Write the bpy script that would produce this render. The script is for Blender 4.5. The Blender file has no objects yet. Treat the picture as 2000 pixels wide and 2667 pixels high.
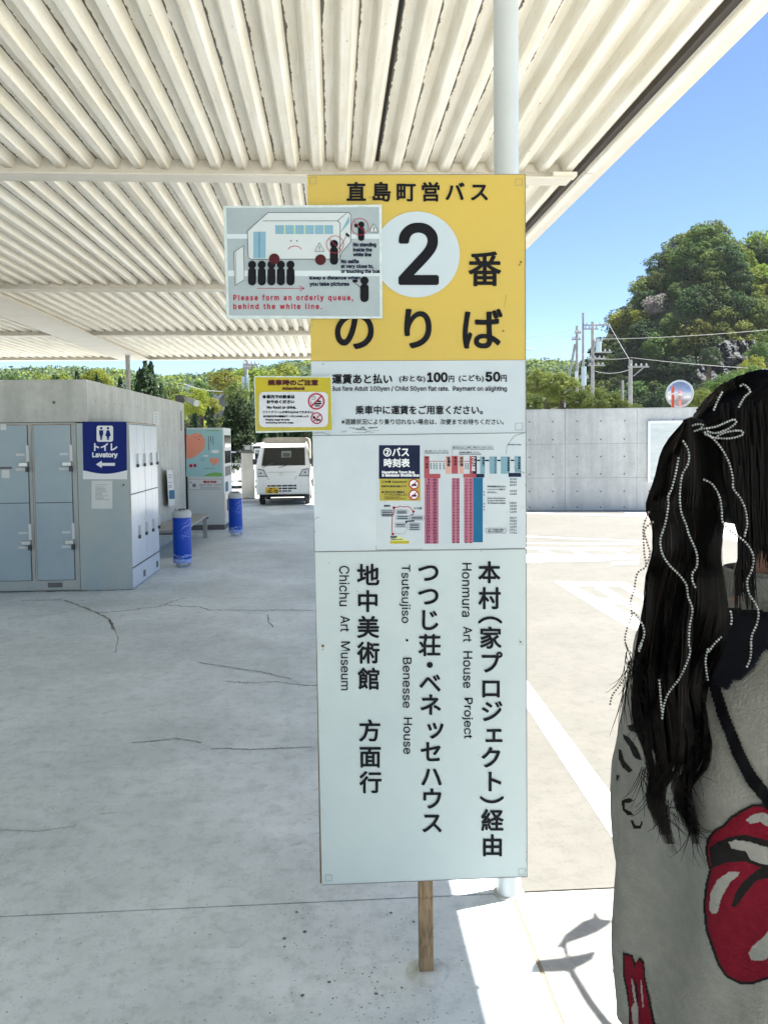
import bpy, math, random, os
import numpy as np
from mathutils import Vector, Matrix, noise
from mathutils.bvhtree import BVHTree
random.seed(7); rng = np.random.default_rng(7)
sc = bpy.context.scene
COL = sc.collection
# ------------------------------------------------------------------ camera
F, CX, CY, EYE = 2100.0, 1000.0, 1247.0, 1.75
cam = bpy.data.cameras.new('camera'); camo = bpy.data.objects.new('camera', cam); COL.objects.link(camo)
cam.sensor_width = 36.0; cam.lens = F / 2667 * 36.0; cam.shift_y = -(1333.5 - CY) / 2667.0
cam.clip_start = 0.05; cam.clip_end = 3000
YAW, PITCH, ROLL = math.atan(130 / 2100), math.radians(2.82), -0.011
R3 = Matrix.Rotation(-YAW, 3, 'Z') @ Matrix.Rotation(math.pi / 2 - PITCH, 3, 'X') @ Matrix.Rotation(ROLL, 3, 'Z')
camo.matrix_world = Matrix.Translation((0, 0, EYE)) @ R3.to_4x4()
sc.camera = camo
# ------------------------------------------------------------------ sky, sun, exposure
SUN_EL = math.radians(64.3); SUN_XY = Vector((0.972, 0.235)).normalized()
sun_dir = Vector((SUN_XY.x * math.cos(SUN_EL), SUN_XY.y * math.cos(SUN_EL), math.sin(SUN_EL)))
world = bpy.data.worlds.new('World'); sc.world = world; world.use_nodes = True
wn = world.node_tree
sky = wn.nodes.new('ShaderNodeTexSky'); sky.sky_type = 'NISHITA'; sky.sun_disc = False
sky.sun_elevation = SUN_EL; sky.sun_rotation = math.atan2(SUN_XY.x, SUN_XY.y)
sky.air_density = 0.75; sky.dust_density = 0.1; sky.ozone_density = 4.0
wn.links.new(sky.outputs[0], wn.nodes['Background'].inputs[0]); wn.nodes['Background'].inputs[1].default_value = 0.05
sun = bpy.data.lights.new('sun', 'SUN'); sun.energy = 5.0; sun.angle = math.radians(0.53); sun.color = (1.0, 0.965, 0.90)
suno = bpy.data.objects.new('sun', sun); COL.objects.link(suno)
suno.rotation_euler = sun_dir.to_track_quat('Z', 'Y').to_euler(); suno.location = (0, 0, 30)
sc.view_settings.view_transform = 'Standard'; sc.view_settings.look = 'None'
sc.view_settings.exposure = 2.2; sc.view_settings.gamma = 1.0; sc.view_settings.use_curve_mapping = False
sc.render.engine = 'CYCLES'
sc.cycles.max_bounces = 8; sc.cycles.diffuse_bounces = 5; sc.cycles.glossy_bounces = 3; sc.cycles.transmission_bounces = 6
sc.cycles.use_denoising = True; sc.cycles.transparent_max_bounces = 8

# measured photo pixel (2000 x 2667) -> point of the real place
def ray(px, py): return R3 @ Vector(((px - CX) / F, -(py - CY) / F, -1.0))
def G(px, py, z=0.0):
    d = ray(px, py); t = (z - EYE) / d.z; return Vector((0, 0, EYE)) + d * t
def AY(px, py, Y):
    d = ray(px, py); return Vector((0, 0, EYE)) + d * (Y / d.y)
def AX(px, py, X):
    d = ray(px, py); return Vector((0, 0, EYE)) + d * (X / d.x)

# ------------------------------------------------------------------ materials
def lin(c):
    return tuple(((v / 12.92) if v <= 0.04045 else ((v + 0.055) / 1.055) ** 2.4) for v in c)
def new_mat(name):
    m = bpy.data.materials.new(name); m.use_nodes = True; nt = m.node_tree
    return m, nt, nt.nodes['Principled BSDF']
def mat(name, c, rough=0.6, c2=None, scale=5.0, detail=6.0, lo=0.35, hi=0.65, bump=0.0, bscale=None, metal=0.0, spec=0.5, stretch=None):
    m, nt, b = new_mat(name)
    b.inputs['Roughness'].default_value = rough; b.inputs['Metallic'].default_value = metal
    b.inputs['Specular IOR Level'].default_value = spec
    b.inputs['Base Color'].default_value = (*c, 1)
    tc = nt.nodes.new('ShaderNodeTexCoord'); mp = nt.nodes.new('ShaderNodeMapping')
    nt.links.new(tc.outputs['Object'], mp.inputs[0])
    if stretch: mp.inputs['Scale'].default_value = stretch
    if c2:
        n = nt.nodes.new('ShaderNodeTexNoise'); n.inputs['Scale'].default_value = scale; n.inputs['Detail'].default_value = detail
        n.inputs['Roughness'].default_value = 0.65
        r = nt.nodes.new('ShaderNodeValToRGB'); r.color_ramp.elements[0].position = lo; r.color_ramp.elements[1].position = hi
        r.color_ramp.elements[0].color = (*c, 1); r.color_ramp.elements[1].color = (*c2, 1)
        nt.links.new(mp.outputs[0], n.inputs[0]); nt.links.new(n.outputs[0], r.inputs[0]); nt.links.new(r.outputs[0], b.inputs['Base Color'])
    if bump:
        n2 = nt.nodes.new('ShaderNodeTexNoise'); n2.inputs['Scale'].default_value = bscale or scale * 4; n2.inputs['Detail'].default_value = 8
        bp = nt.nodes.new('ShaderNodeBump'); bp.inputs['Strength'].default_value = bump; bp.inputs['Distance'].default_value = 0.01
        nt.links.new(mp.outputs[0], n2.inputs[0]); nt.links.new(n2.outputs[0], bp.inputs['Height']); nt.links.new(bp.outputs[0], b.inputs['Normal'])
    return m
def mulnode(nt, a, b, fac=1.0):
    x = nt.nodes.new('ShaderNodeMix'); x.data_type = 'RGBA'; x.blend_type = 'MULTIPLY'; x.inputs[0].default_value = fac
    nt.links.new(a, x.inputs[6]); nt.links.new(b, x.inputs[7]); return x.outputs[2]
def concrete(name, c, c2, scale=1.0, speck=0.5, streak=False, holes=True, rough=0.8):
    m, nt, b = new_mat(name); b.inputs['Roughness'].default_value = rough
    tc = nt.nodes.new('ShaderNodeTexCoord')
    def ramp(src, p0, p1, a, d):
        r = nt.nodes.new('ShaderNodeValToRGB'); e = r.color_ramp.elements
        e[0].position, e[1].position = p0, p1; e[0].color = (*a, 1); e[1].color = (*d, 1); nt.links.new(src, r.inputs[0]); return r.outputs[0]
    def noise(s, det=8, rg=0.6, st=None):
        n = nt.nodes.new('ShaderNodeTexNoise'); n.inputs['Scale'].default_value = s; n.inputs['Detail'].default_value = det; n.inputs['Roughness'].default_value = rg
        if st:
            mp = nt.nodes.new('ShaderNodeMapping'); mp.inputs['Scale'].default_value = st; nt.links.new(tc.outputs['Object'], mp.inputs[0]); nt.links.new(mp.outputs[0], n.inputs[0])
        else: nt.links.new(tc.outputs['Object'], n.inputs[0])
        return n.outputs[0]
    col = ramp(noise(0.55 * scale), 0.34, 0.66, c, c2)
    col = mulnode(nt, col, ramp(noise(3.1 * scale, 10, 0.75), 0.3, 0.62, (0.80, 0.81, 0.80), (1.0, 1.0, 1.0)), 0.9)
    col = mulnode(nt, col, ramp(noise(14 * scale, 8, 0.8), 0.36, 0.52, (0.70, 0.71, 0.70), (1, 1, 1)), speck)
    col = mulnode(nt, col, ramp(noise(60 * scale, 3, 0.7), 0.30, 0.38, (0.45, 0.45, 0.43), (1, 1, 1)), speck)
    if streak: col = mulnode(nt, col, ramp(noise(2.0, 6, 0.6, (3, 3, 0.35)), 0.3, 0.6, (0.78, 0.79, 0.78), (1, 1, 1)), 0.9)
    nt.links.new(col, b.inputs['Base Color'])
    bp = nt.nodes.new('ShaderNodeBump'); bp.inputs['Strength'].default_value = 0.25; bp.inputs['Distance'].default_value = 0.004
    nt.links.new(noise(45, 8, 0.7), bp.inputs['Height']); nt.links.new(bp.outputs[0], b.inputs['Normal'])
    return m
M = {}
M['slab'] = concrete('shelter_concrete', (0.50, 0.56, 0.585), (0.78, 0.84, 0.87), 0.85, 0.75, rough=0.55)
M['sunlit_dim'] = concrete('sunlit_paving_dimmed', (0.106, 0.102, 0.090), (0.128, 0.124, 0.111), 0.8, 0.6)  # yard paving colour darkened to hold the sunlight below clipping
M['yard'] = concrete('yard_paving', (0.50, 0.49, 0.45), (0.58, 0.57, 0.53), 0.8, 0.6)
M['wallc'] = concrete('cast_concrete', (0.50, 0.51, 0.49), (0.60, 0.61, 0.58), 1.4, 0.3, True)
M['wallc2'] = concrete('cast_concrete_panel', (0.50, 0.52, 0.53), (0.60, 0.62, 0.62), 1.2, 0.3, True)
M['mortar'] = mat('mortar', (0.34, 0.36, 0.35), 0.9, (0.60, 0.63, 0.62), 12, bump=.5)
M['apron'] = concrete('paving_shadow_tone', (0.38, 0.37, 0.35), (0.44, 0.43, 0.41), 0.8, 0.6)  # mid-tone paving colour, set by how dark the cast shadow should look
M['jointd'] = mat('joint_filler', (0.10, 0.10, 0.10), 0.9)
M['jointb'] = mat('joint_brown', (0.22, 0.18, 0.12), 0.9)
M['crack'] = mat('crack_dirt', (0.20, 0.21, 0.20), 0.95, (0.34, 0.35, 0.34), 6)
M['stain'] = mat('faint_stain', (0.50, 0.55, 0.57), 0.6, (0.60, 0.66, 0.68), 20)
M['white_line'] = mat('road_paint', (0.80, 0.80, 0.78), 0.7, (0.66, 0.65, 0.62), 9, lo=0.5, hi=0.8, bump=0.2)
M['cream'] = mat('cream_steel', (0.66, 0.62, 0.53), 0.55, (0.72, 0.69, 0.61), 2.5)
M['cream2'] = mat('cream_steel_clean', (0.72, 0.69, 0.62), 0.5, (0.66, 0.63, 0.55), 3)
M['gap'] = mat('dark_gap', (0.015, 0.014, 0.013), 0.9)
M['gutter'] = mat('gutter_dark', (0.06, 0.05, 0.045), 0.8)
M['col_white'] = mat('column_paint', (0.47, 0.51, 0.52), 0.35, (0.43, 0.47, 0.485), 3)
M['wood'] = mat('timber_post', (0.085, 0.055, 0.03), 0.8, (0.30, 0.21, 0.12), 9, lo=.3, hi=.6, bump=0.4, stretch=(6, 6, 1))
M['sign_y'] = mat('sign_yellow', (0.50, 0.365, 0.06), 0.5, (0.44, 0.33, 0.065), 3, lo=0.3, hi=0.8)
M['sign_w'] = mat('sign_white', (0.41, 0.48, 0.525), 0.45, (0.46, 0.53, 0.57), 2.2)
M['sign_w2'] = mat('sign_white_low', (0.40, 0.475, 0.49), 0.45, (0.45, 0.53, 0.53), 1.6)
M['sign_t'] = mat('timetable_white', (0.42, 0.49, 0.53), 0.35, (0.48, 0.55, 0.58), 4)
M['sheet'] = mat('clear_sheet_patch', (0.46, 0.52, 0.55), 0.3, (0.42, 0.49, 0.53), 6)
M['disc_w'] = mat('disc_white', (0.43, 0.51, 0.56), 0.45)
M['ink'] = mat('ink_black', (0.008, 0.009, 0.012), 0.8, spec=.15)
M['inkg'] = mat('ink_grey', (0.16, 0.18, 0.20), 0.6)
M['inkn'] = mat('ink_navy', (0.01, 0.015, 0.04), 0.8, spec=.15)
M['inkr'] = mat('ink_red', (0.36, 0.018, 0.045), 0.7, spec=.2)
M['inkw'] = mat('ink_white', (0.72, 0.75, 0.77), 0.5)
M['edge'] = mat('edge_line', (0.14, 0.15, 0.15), 0.7)
M['edge_y'] = mat('sign_edge_rust', (0.16, 0.10, 0.03), 0.8)
M['n_grey'] = mat('notice_grey', (0.27, 0.33, 0.36), 0.5, (0.32, 0.385, 0.41), 5)
M['n_bus'] = mat('notice_bus_white', (0.47, 0.53, 0.55), 0.5)
M['n_line'] = mat('notice_pale_line', (0.50, 0.58, 0.62), 0.5)
M['n_blue'] = mat('notice_window_blue', (0.16, 0.32, 0.42), 0.5)
M['n_maroon'] = mat('notice_maroon', (0.06, 0.010, 0.014), 0.7, spec=.2)
M['n_yg'] = mat('notice_lime', (0.55, 0.62, 0.25), 0.5)
M['frame_w'] = mat('worn_white_frame', (0.55, 0.64, 0.65), 0.4, (0.42, 0.50, 0.50), 30)
M['n_yel'] = mat('notice_yellow', (0.42, 0.355, 0.012), 0.5, (0.36, 0.32, 0.06), 5, spec=.2)
M['n_blank'] = mat('notice_panel_white', (0.50, 0.53, 0.58), 0.5)
M['tt_pink'] = mat('timetable_pink', (0.38, 0.12, 0.19), 0.6, (0.44, 0.16, 0.23), 9, spec=.2)
M['tt_red'] = mat('timetable_red', (0.30, 0.045, 0.06), 0.5)
M['tt_peach'] = mat('timetable_peach', (0.52, 0.30, 0.25), 0.5)
M['tt_blue'] = mat('timetable_blue', (0.004, 0.10, 0.22), 0.6, (0.008, 0.12, 0.24), 8, spec=.2)
M['tt_cyan'] = mat('timetable_cyan', (0.14, 0.28, 0.35), 0.5)
M['tt_navy'] = mat('timetable_navy', (0.004, 0.009, 0.035), 0.6, (0.007, 0.014, 0.05), 10, spec=.2)
M['locker'] = mat('locker_steel', (0.29, 0.375, 0.43), 0.42, (0.34, 0.42, 0.455), 1.6, bump=0.03)
M['locker_f'] = mat('locker_frame', (0.36, 0.41, 0.42), 0.5, (0.42, 0.43, 0.40), 4)
M['locker_side'] = mat('locker_side', (0.31, 0.39, 0.42), 0.5, (0.38, 0.42, 0.41), 2.5, bump=0.05)
M['locker_w'] = mat('locker_pale', (0.55, 0.61, 0.68), 0.3, (0.60, 0.65, 0.70), 2)
M['rust'] = mat('rust_trim', (0.34, 0.17, 0.075), 0.8, (0.42, 0.40, 0.34), 9)
M['chrome'] = mat('lock_metal', (0.55, 0.57, 0.57), 0.3, metal=0.7)
M['dark'] = mat('dark_metal', (0.045, 0.048, 0.05), 0.5)
M['dgrey'] = mat('dark_grey', (0.12, 0.12, 0.12), 0.6)
M['paper'] = mat('paper', (0.60, 0.63, 0.63), 0.7)
M['label'] = mat('label_tape', (0.56, 0.58, 0.60), 0.5)
M['lav_blue'] = mat('lavatory_blue', (0.002, 0.014, 0.15), 0.5, spec=.2)
M['bin_blue'] = mat('bin_blue', (0.002, 0.05, 0.42), 0.3, (0.004, 0.07, 0.48), 2, spec=.3)
M['bin_wave'] = mat('bin_wave', (0.16, 0.28, 0.72), 0.35, (0.45, 0.55, 0.85), 30)
M['bin_top'] = mat('bin_cap', (0.42, 0.45, 0.46), 0.35)
M['vend'] = mat('vending_white', (0.58, 0.62, 0.63), 0.4, (0.53, 0.57, 0.58), 2)
M['p_blue'] = mat('poster_sky', (0.30, 0.52, 0.56), 0.5)
M['p_peach'] = mat('poster_peach', (0.72, 0.26, 0.17), 0.5, (0.74, 0.30, 0.21), 3)
M['p_green'] = mat('poster_green', (0.16, 0.40, 0.09), 0.5)
M['bench'] = mat('bench_grey', (0.27, 0.27, 0.26), 0.7, (0.36, 0.36, 0.34), 6)
M['t_white'] = mat('truck_white', (0.76, 0.79, 0.80), 0.22, (0.79, 0.81, 0.82), 2)
M['tyre'] = mat('tyre', (0.018, 0.018, 0.018), 0.85)
M['rim'] = mat('rim', (0.35, 0.36, 0.36), 0.4, metal=0.6)
M['tarp'] = mat('truck_tarp', (0.13, 0.12, 0.10), 0.8, (0.17, 0.155, 0.13), 5)
M['plate_y'] = mat('plate_yellow', (0.75, 0.50, 0.02), 0.5)
M['lamp_c'] = mat('headlight', (0.62, 0.66, 0.70), 0.2, (0.3, 0.33, 0.36), 30, lo=.5, hi=.6)
M['orange'] = mat('post_orange', (0.70, 0.09, 0.025), 0.5)
M['indic'] = mat('indicator', (0.7, 0.25, 0.03), 0.3)
M['alum'] = mat('aluminium', (0.62, 0.66, 0.68), 0.35, metal=0.3)
M['mirror'] = mat('convex_mirror', (0.62, 0.62, 0.66), 0.18, metal=0.75)
M['board_face'] = mat('board_face', (0.45, 0.50, 0.50), 0.25, (0.54, 0.60, 0.62), 2, stretch=(1, 1, 7))
M['pole'] = mat('concrete_pole', (0.17, 0.17, 0.175), 0.8, (0.23, 0.23, 0.23), 3)
M['wire'] = mat('wire_grey', (0.30, 0.31, 0.32), 0.6)
M['wire_w'] = mat('wire_pale', (0.34, 0.34, 0.33), 0.5)
M['bark'] = mat('bark', (0.035, 0.03, 0.024), 0.95, (0.07, 0.06, 0.045), 8, spec=.1)
M['rock'] = mat('rock_face', (0.016, 0.017, 0.019), 0.95, (0.055, 0.056, 0.058), 0.9, bump=1.0, bscale=2.0, stretch=(1, 1, .5))
M['soil'] = mat('hill_soil', (0.035, 0.05, 0.02), 0.95, (0.07, 0.085, 0.03), 0.3)
M['rtile'] = mat('roof_tile_dark', (0.06, 0.065, 0.07), 0.7)
M['hwall'] = mat('house_wall', (0.50, 0.48, 0.44), 0.8, (0.6, 0.58, 0.54), 1)
M['bwall'] = mat('block_white', (0.62, 0.66, 0.70), 0.7)
M['black'] = mat('strap_black', (0.004, 0.004, 0.005), 0.9, spec=.08)
M['skin'] = mat('skin', (0.19, 0.095, 0.06), 0.5, (0.23, 0.12, 0.08), 8)
M['trouser'] = mat('trouser_black', (0.02, 0.02, 0.022), 0.85)
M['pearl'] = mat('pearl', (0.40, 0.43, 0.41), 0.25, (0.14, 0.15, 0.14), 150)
M['chiff'] = mat('ribbon_navy', (0.007, 0.008, 0.012), 0.85, spec=.1)
def glass(name, c, rough=0.03, alpha=1.0):
    m, nt, b = new_mat(name); b.inputs['Base Color'].default_value = (*c, 1); b.inputs['Roughness'].default_value = rough
    b.inputs['Alpha'].default_value = alpha; b.inputs['Specular IOR Level'].default_value = 0.8; return m
M['wind'] = glass('windscreen', (0.03, 0.045, 0.045), 0.03, 0.55)
M['vglass'] = glass('vending_window', (0.008, 0.011, 0.012), 0.15)
M['vglass'].node_tree.nodes['Principled BSDF'].inputs['Specular IOR Level'].default_value = 0.35
M['seen'] = mat('cab_rear_light', (0.17, 0.21, 0.21), 0.4)
def leaf_mat(name, c, c2, hue=0.04):
    m, nt, b = new_mat(name)
    out = nt.nodes['Material Output']; b.inputs['Roughness'].default_value = 0.75; b.inputs['Specular IOR Level'].default_value = 0.15
    oi = nt.nodes.new('ShaderNodeObjectInfo'); tc = nt.nodes.new('ShaderNodeTexCoord')
    n = nt.nodes.new('ShaderNodeTexNoise'); n.inputs['Scale'].default_value = 1.1; n.inputs['Detail'].default_value = 5
    nt.links.new(tc.outputs['Object'], n.inputs[0])
    r = nt.nodes.new('ShaderNodeValToRGB'); r.color_ramp.elements[0].position = 0.36; r.color_ramp.elements[1].position = 0.66
    r.color_ramp.elements[0].color = (*c, 1); r.color_ramp.elements[1].color = (*c2, 1); nt.links.new(n.outputs[0], r.inputs[0])
    hs = nt.nodes.new('ShaderNodeHueSaturation'); ma = nt.nodes.new('ShaderNodeMapRange')
    ma.inputs['To Min'].default_value = 0.5 - hue; ma.inputs['To Max'].default_value = 0.5 + hue * 0.5
    nt.links.new(oi.outputs['Random'], ma.inputs[0]); nt.links.new(ma.outputs[0], hs.inputs['Hue'])
    mv = nt.nodes.new('ShaderNodeMapRange'); mv.inputs['To Min'].default_value = 0.75; mv.inputs['To Max'].default_value = 1.3
    mlt = nt.nodes.new('ShaderNodeMath'); mlt.operation = 'MULTIPLY'; mlt.inputs[1].default_value = 7.31
    fr = nt.nodes.new('ShaderNodeMath'); fr.operation = 'FRACT'
    nt.links.new(oi.outputs['Random'], mlt.inputs[0]); nt.links.new(mlt.outputs[0], fr.inputs[0]); nt.links.new(fr.outputs[0], mv.inputs[0])
    nt.links.new(mv.outputs[0], hs.inputs['Value']); nt.links.new(r.outputs[0], hs.inputs['Color'])
    nt.links.new(hs.outputs[0], b.inputs['Base Color'])
    tr = nt.nodes.new('ShaderNodeBsdfTranslucent'); nt.links.new(hs.outputs[0], tr.inputs[0])
    mx = nt.nodes.new('ShaderNodeMixShader'); mx.inputs[0].default_value = 0.32
    nt.links.new(b.outputs[0], mx.inputs[1]); nt.links.new(tr.outputs[0], mx.inputs[2]); nt.links.new(mx.outputs[0], out.inputs['Surface'])
    return m
LF = dict(
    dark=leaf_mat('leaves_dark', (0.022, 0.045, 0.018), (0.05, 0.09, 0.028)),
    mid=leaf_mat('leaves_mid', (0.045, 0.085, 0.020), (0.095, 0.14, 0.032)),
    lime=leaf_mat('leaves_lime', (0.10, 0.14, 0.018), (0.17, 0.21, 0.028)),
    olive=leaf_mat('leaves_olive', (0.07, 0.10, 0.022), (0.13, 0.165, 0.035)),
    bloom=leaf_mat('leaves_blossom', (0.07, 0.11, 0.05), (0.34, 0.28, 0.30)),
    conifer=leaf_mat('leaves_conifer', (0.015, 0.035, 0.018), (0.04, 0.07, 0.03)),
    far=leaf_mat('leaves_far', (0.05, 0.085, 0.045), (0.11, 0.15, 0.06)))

# ------------------------------------------------------------------ mesh helpers
class MB:
    def __init__(s): s.v = []; s.f = []; s.mi = []; s.cur = 0
    def add(s, vs, fs):
        o = len(s.v); s.v += [tuple(v) for v in vs]; s.f += [tuple(i + o for i in f) for f in fs]; s.mi += [s.cur] * len(fs); return s
    def box(s, x0, x1, y0, y1, z0, z1, rz=0, piv=None):
        vs = [(x, y, z) for z in (z0, z1) for y in (y0, y1) for x in (x0, x1)]
        if rz:
            px, py = piv or ((x0 + x1) / 2, (y0 + y1) / 2); c, q = math.cos(rz), math.sin(rz)
            vs = [(px + (x - px) * c - (y - py) * q, py + (x - px) * q + (y - py) * c, z) for x, y, z in vs]
        return s.add(vs, [(0, 2, 3, 1), (4, 5, 7, 6), (0, 1, 5, 4), (2, 6, 7, 3), (0, 4, 6, 2), (1, 3, 7, 5)])
    def tube(s, pts, r, n=8, cap=True):
        pts = [Vector(p) for p in pts]; rs = r if isinstance(r, (list, tuple)) else [r] * len(pts)
        o = len(s.v); up = Vector((0.13, 0.21, 0.97))
        for i, p in enumerate(pts):
            t = (pts[min(i + 1, len(pts) - 1)] - pts[max(i - 1, 0)]).normalized()
            a = t.cross(up)
            if a.length < 0.05: a = t.cross(Vector((1, 0, 0)))
            a.normalize(); b = t.cross(a)
            for k in range(n):
                w = 2 * math.pi * k / n; q = p + (a * math.cos(w) + b * math.sin(w)) * rs[i]; s.v.append(tuple(q))
        for i in range(len(pts) - 1):
            for k in range(n):
                k2 = (k + 1) % n; s.f.append((o + i * n + k, o + i * n + k2, o + (i + 1) * n + k2, o + (i + 1) * n + k)); s.mi.append(s.cur)
        if cap:
            s.f.append(tuple(o + k for k in range(n))); s.f.append(tuple(o + (len(pts) - 1) * n + k for k in reversed(range(n)))); s.mi += [s.cur] * 2
        return s
    def lathe(s, prof, c=(0, 0, 0), n=20):
        o = len(s.v)
        for r, z in prof:
            for k in range(n):
                w = 2 * math.pi * k / n; s.v.append((c[0] + r * math.cos(w), c[1] + r * math.sin(w), c[2] + z))
        for i in range(len(prof) - 1):
            for k in range(n):
                k2 = (k + 1) % n; s.f.append((o + i * n + k, o + i * n + k2, o + (i + 1) * n + k2, o + (i + 1) * n + k)); s.mi.append(s.cur)
        s.f.append(tuple(o + k for k in reversed(range(n)))); s.f.append(tuple(o + (len(prof) - 1) * n + k for k in range(n))); s.mi += [s.cur] * 2
        return s
    def prism(s, poly, fn, d=None):
        """poly: 2D points, fn(u,v,depth)->3D, d: (near, far) for a solid or a single depth for a sheet"""
        n = len(poly)
        if isinstance(d, tuple):
            vs = [fn(u, v, d[0]) for u, v in poly] + [fn(u, v, d[1]) for u, v in poly]
            return s.add(vs, [tuple(range(n)), tuple(reversed(range(n, 2 * n)))] + [(i, i + n, (i + 1) % n + n, (i + 1) % n) for i in range(n)])
        return s.add([fn(u, v, d) for u, v in poly], [tuple(range(n))])
    def build(s, name, m, parent=None, local=False, smooth=False, bevel=0):
        me = bpy.data.meshes.new(name); me.from_pydata(s.v, [], s.f)
        ms = m if isinstance(m, (list, tuple)) else [m]
        for q in ms: me.materials.append(q)
        if len(ms) > 1: me.polygons.foreach_set('material_index', s.mi)
        if smooth:
            me.polygons.foreach_set('use_smooth', [True] * len(me.polygons)); me.set_sharp_from_angle(angle=math.radians(40))
        me.update()
        return link(name, me, parent, local, bevel)
def link(name, me, parent=None, local=False, bevel=0):
    o = bpy.data.objects.new(name, me); COL.objects.link(o)
    if parent:
        o.parent = parent
        if not local:
            w = wloc(parent); me.transform(Matrix.Translation(-w))
    if bevel:
        b = o.modifiers.new('bevel', 'BEVEL'); b.width = bevel; b.segments = 2; b.limit_method = 'ANGLE'
    return o
def wloc(o):
    v = Vector((0, 0, 0))
    while o: v += Vector(o.location); o = o.parent
    return v
def tag(o, label=None, cat=None, group=None, kind=None):
    if label: o['label'] = label
    if cat: o['category'] = cat
    if group: o['group'] = group
    if kind: o['kind'] = kind
    return o
def thing(name, loc, label, cat, group=None, rz=0):
    o = bpy.data.objects.new(name, None); COL.objects.link(o); o.location = loc; o.rotation_euler = (0, 0, rz); o.empty_display_size = 0.2
    return tag(o, label, cat, group)
def copy_tree(o, parent=None):
    c = o.copy(); COL.objects.link(c); c.parent = parent
    for ch in list(o.children): copy_tree(ch, c)
    return c
def B(x0, x1, y0, y1, z0, z1): return MB().box(x0, x1, y0, y1, z0, z1)

# ------------------------------------------------------------------ lettering
def load_font():
    try:
        p = os.path.join(bpy.utils.resource_path('LOCAL'), 'datafiles', 'fonts', 'Inter.woff2')
        return bpy.data.fonts.load(p)
    except Exception: return None
FONT = load_font()
_tc = {}
def glyphs(s, res=3):
    if (s, res) in _tc: return _tc[(s, res)]
    c = bpy.data.curves.new('lettering', 'FONT'); c.body = s.lstrip('~'); c.size = 1.0
    if s[0] == '~': c.space_character = 1.3; c.space_word = 1.25; c.resolution_u = res
    if FONT and all(ord(ch) < 128 for ch in s): c.font = FONT
    o = bpy.data.objects.new('lettering_tmp', c); COL.objects.link(o)
    dg = bpy.context.evaluated_depsgraph_get(); dg.update()
    me = o.evaluated_get(dg).to_mesh()
    v = np.array([p.co[:] for p in me.vertices]); f = [tuple(p.vertices) for p in me.polygons]
    o.evaluated_get(dg).to_mesh_clear(); bpy.data.objects.remove(o); bpy.data.curves.remove(c)
    _tc[(s, res)] = (v, f); return v, f
_layer = [0]
def put(mb, v2, f, fn, bold=0.0, d=0.0):
    offs = [(0, 0)] if bold <= 0 else [(0, 0)] + [(bold * math.cos(a), bold * math.sin(a)) for a in (0.4, 1.2, 1.97, 2.75, 3.54, 4.3, 5.1, 5.9)]
    for k, (ox, oy) in enumerate(offs):
        mb.add([fn(x + ox, y + oy, d + k * 0.00003) for x, y in v2], f)
def text_box(mb, s, x0, y0, x1, y1, fn, bold=0.0, d=0.0, rot=False, res=3):
    """fit the string into the photo-pixel box (y grows downwards in the box)"""
    v, f = glyphs(s, res)
    if not len(v): return
    mn, mx = v[:, :2].min(0), v[:, :2].max(0); u = (v[:, :2] - mn) / (mx - mn)
    if not rot: p = np.stack([x0 + u[:, 0] * (x1 - x0), y1 - u[:, 1] * (y1 - y0)], 1)
    else: p = np.stack([x0 + u[:, 1] * (x1 - x0), y0 + u[:, 0] * (y1 - y0)], 1)
    put(mb, p, f, fn, bold, d)
def text_col(mb, s, pts, em, fn, bold=0.0, d=0.0):
    for ch, (cx, cy) in zip(s, pts):
        v, f = glyphs(ch)
        if not len(v): continue
        p = v[:, :2].copy()
        if ch in '（）':
            c = (p.min(0) + p.max(0)) / 2; q = p - c
            p = np.stack([q[:, 1], -q[:, 0]], 1) * em; p = np.stack([cx + p[:, 0], cy - p[:, 1]], 1)
        else:
            k = 0.94; ox = 0.08 if ch in 'ェッ' else 0.0
            p = np.stack([cx + (p[:, 0] - 0.5 + ox) * em * k, cy - (p[:, 1] - 0.36 + ox * 0.4) * em * k], 1)
        put(mb, p, f, fn, bold, d)
def rect(mb, x0, y0, x1, y1, fn, d=0.0): mb.prism([(x0, y1), (x1, y1), (x1, y0), (x0, y0)], fn, d)
def circ(x, y, r, n=28, ry=None): return [(x + r * math.cos(2 * math.pi * k / n), y - (ry or r) * math.sin(2 * math.pi * k / n)) for k in range(n)]
def ring(mb, x, y, r0, r1, fn, d=0.0, n=32):
    o = circ(x, y, r1, n); i = circ(x, y, r0, n)
    for k in range(n): mb.prism([o[k], o[(k + 1) % n], i[(k + 1) % n], i[k]], fn, d)
def line(mb, pts, w, fn, d=0.0):
    for (a, b), (c, e) in zip(pts[:-1], pts[1:]):
        L = math.hypot(c - a, e - b) or 1; nx, ny = -(e - b) / L * w / 2, (c - a) / L * w / 2
        mb.prism([(a + nx, b + ny), (a - nx, b - ny), (c - nx, e - ny), (c + nx, e + ny)], fn, d)
def rrect(x0, y0, x1, y1, r, n=5):
    P = []
    for cx, cy, a0 in ((x1 - r, y1 - r, -90), (x1 - r, y0 + r, 0), (x0 + r, y0 + r, 90), (x0 + r, y1 - r, 180)):
        for k in range(n + 1):
            a = math.radians(a0 + 90 * k / n); P.append((cx + r * math.cos(a), cy - r * math.sin(a)))
    return P

# ================================================================== THE SETTING
# ground to the horizon
g = MB(); g.add([(-300, -80, -0.012), (340, -80, -0.012), (340, 385, -0.012), (-300, 385, -0.012)], [(0, 1, 2, 3)])
tag(g.build('ground', M['yard']), kind='structure')
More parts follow.
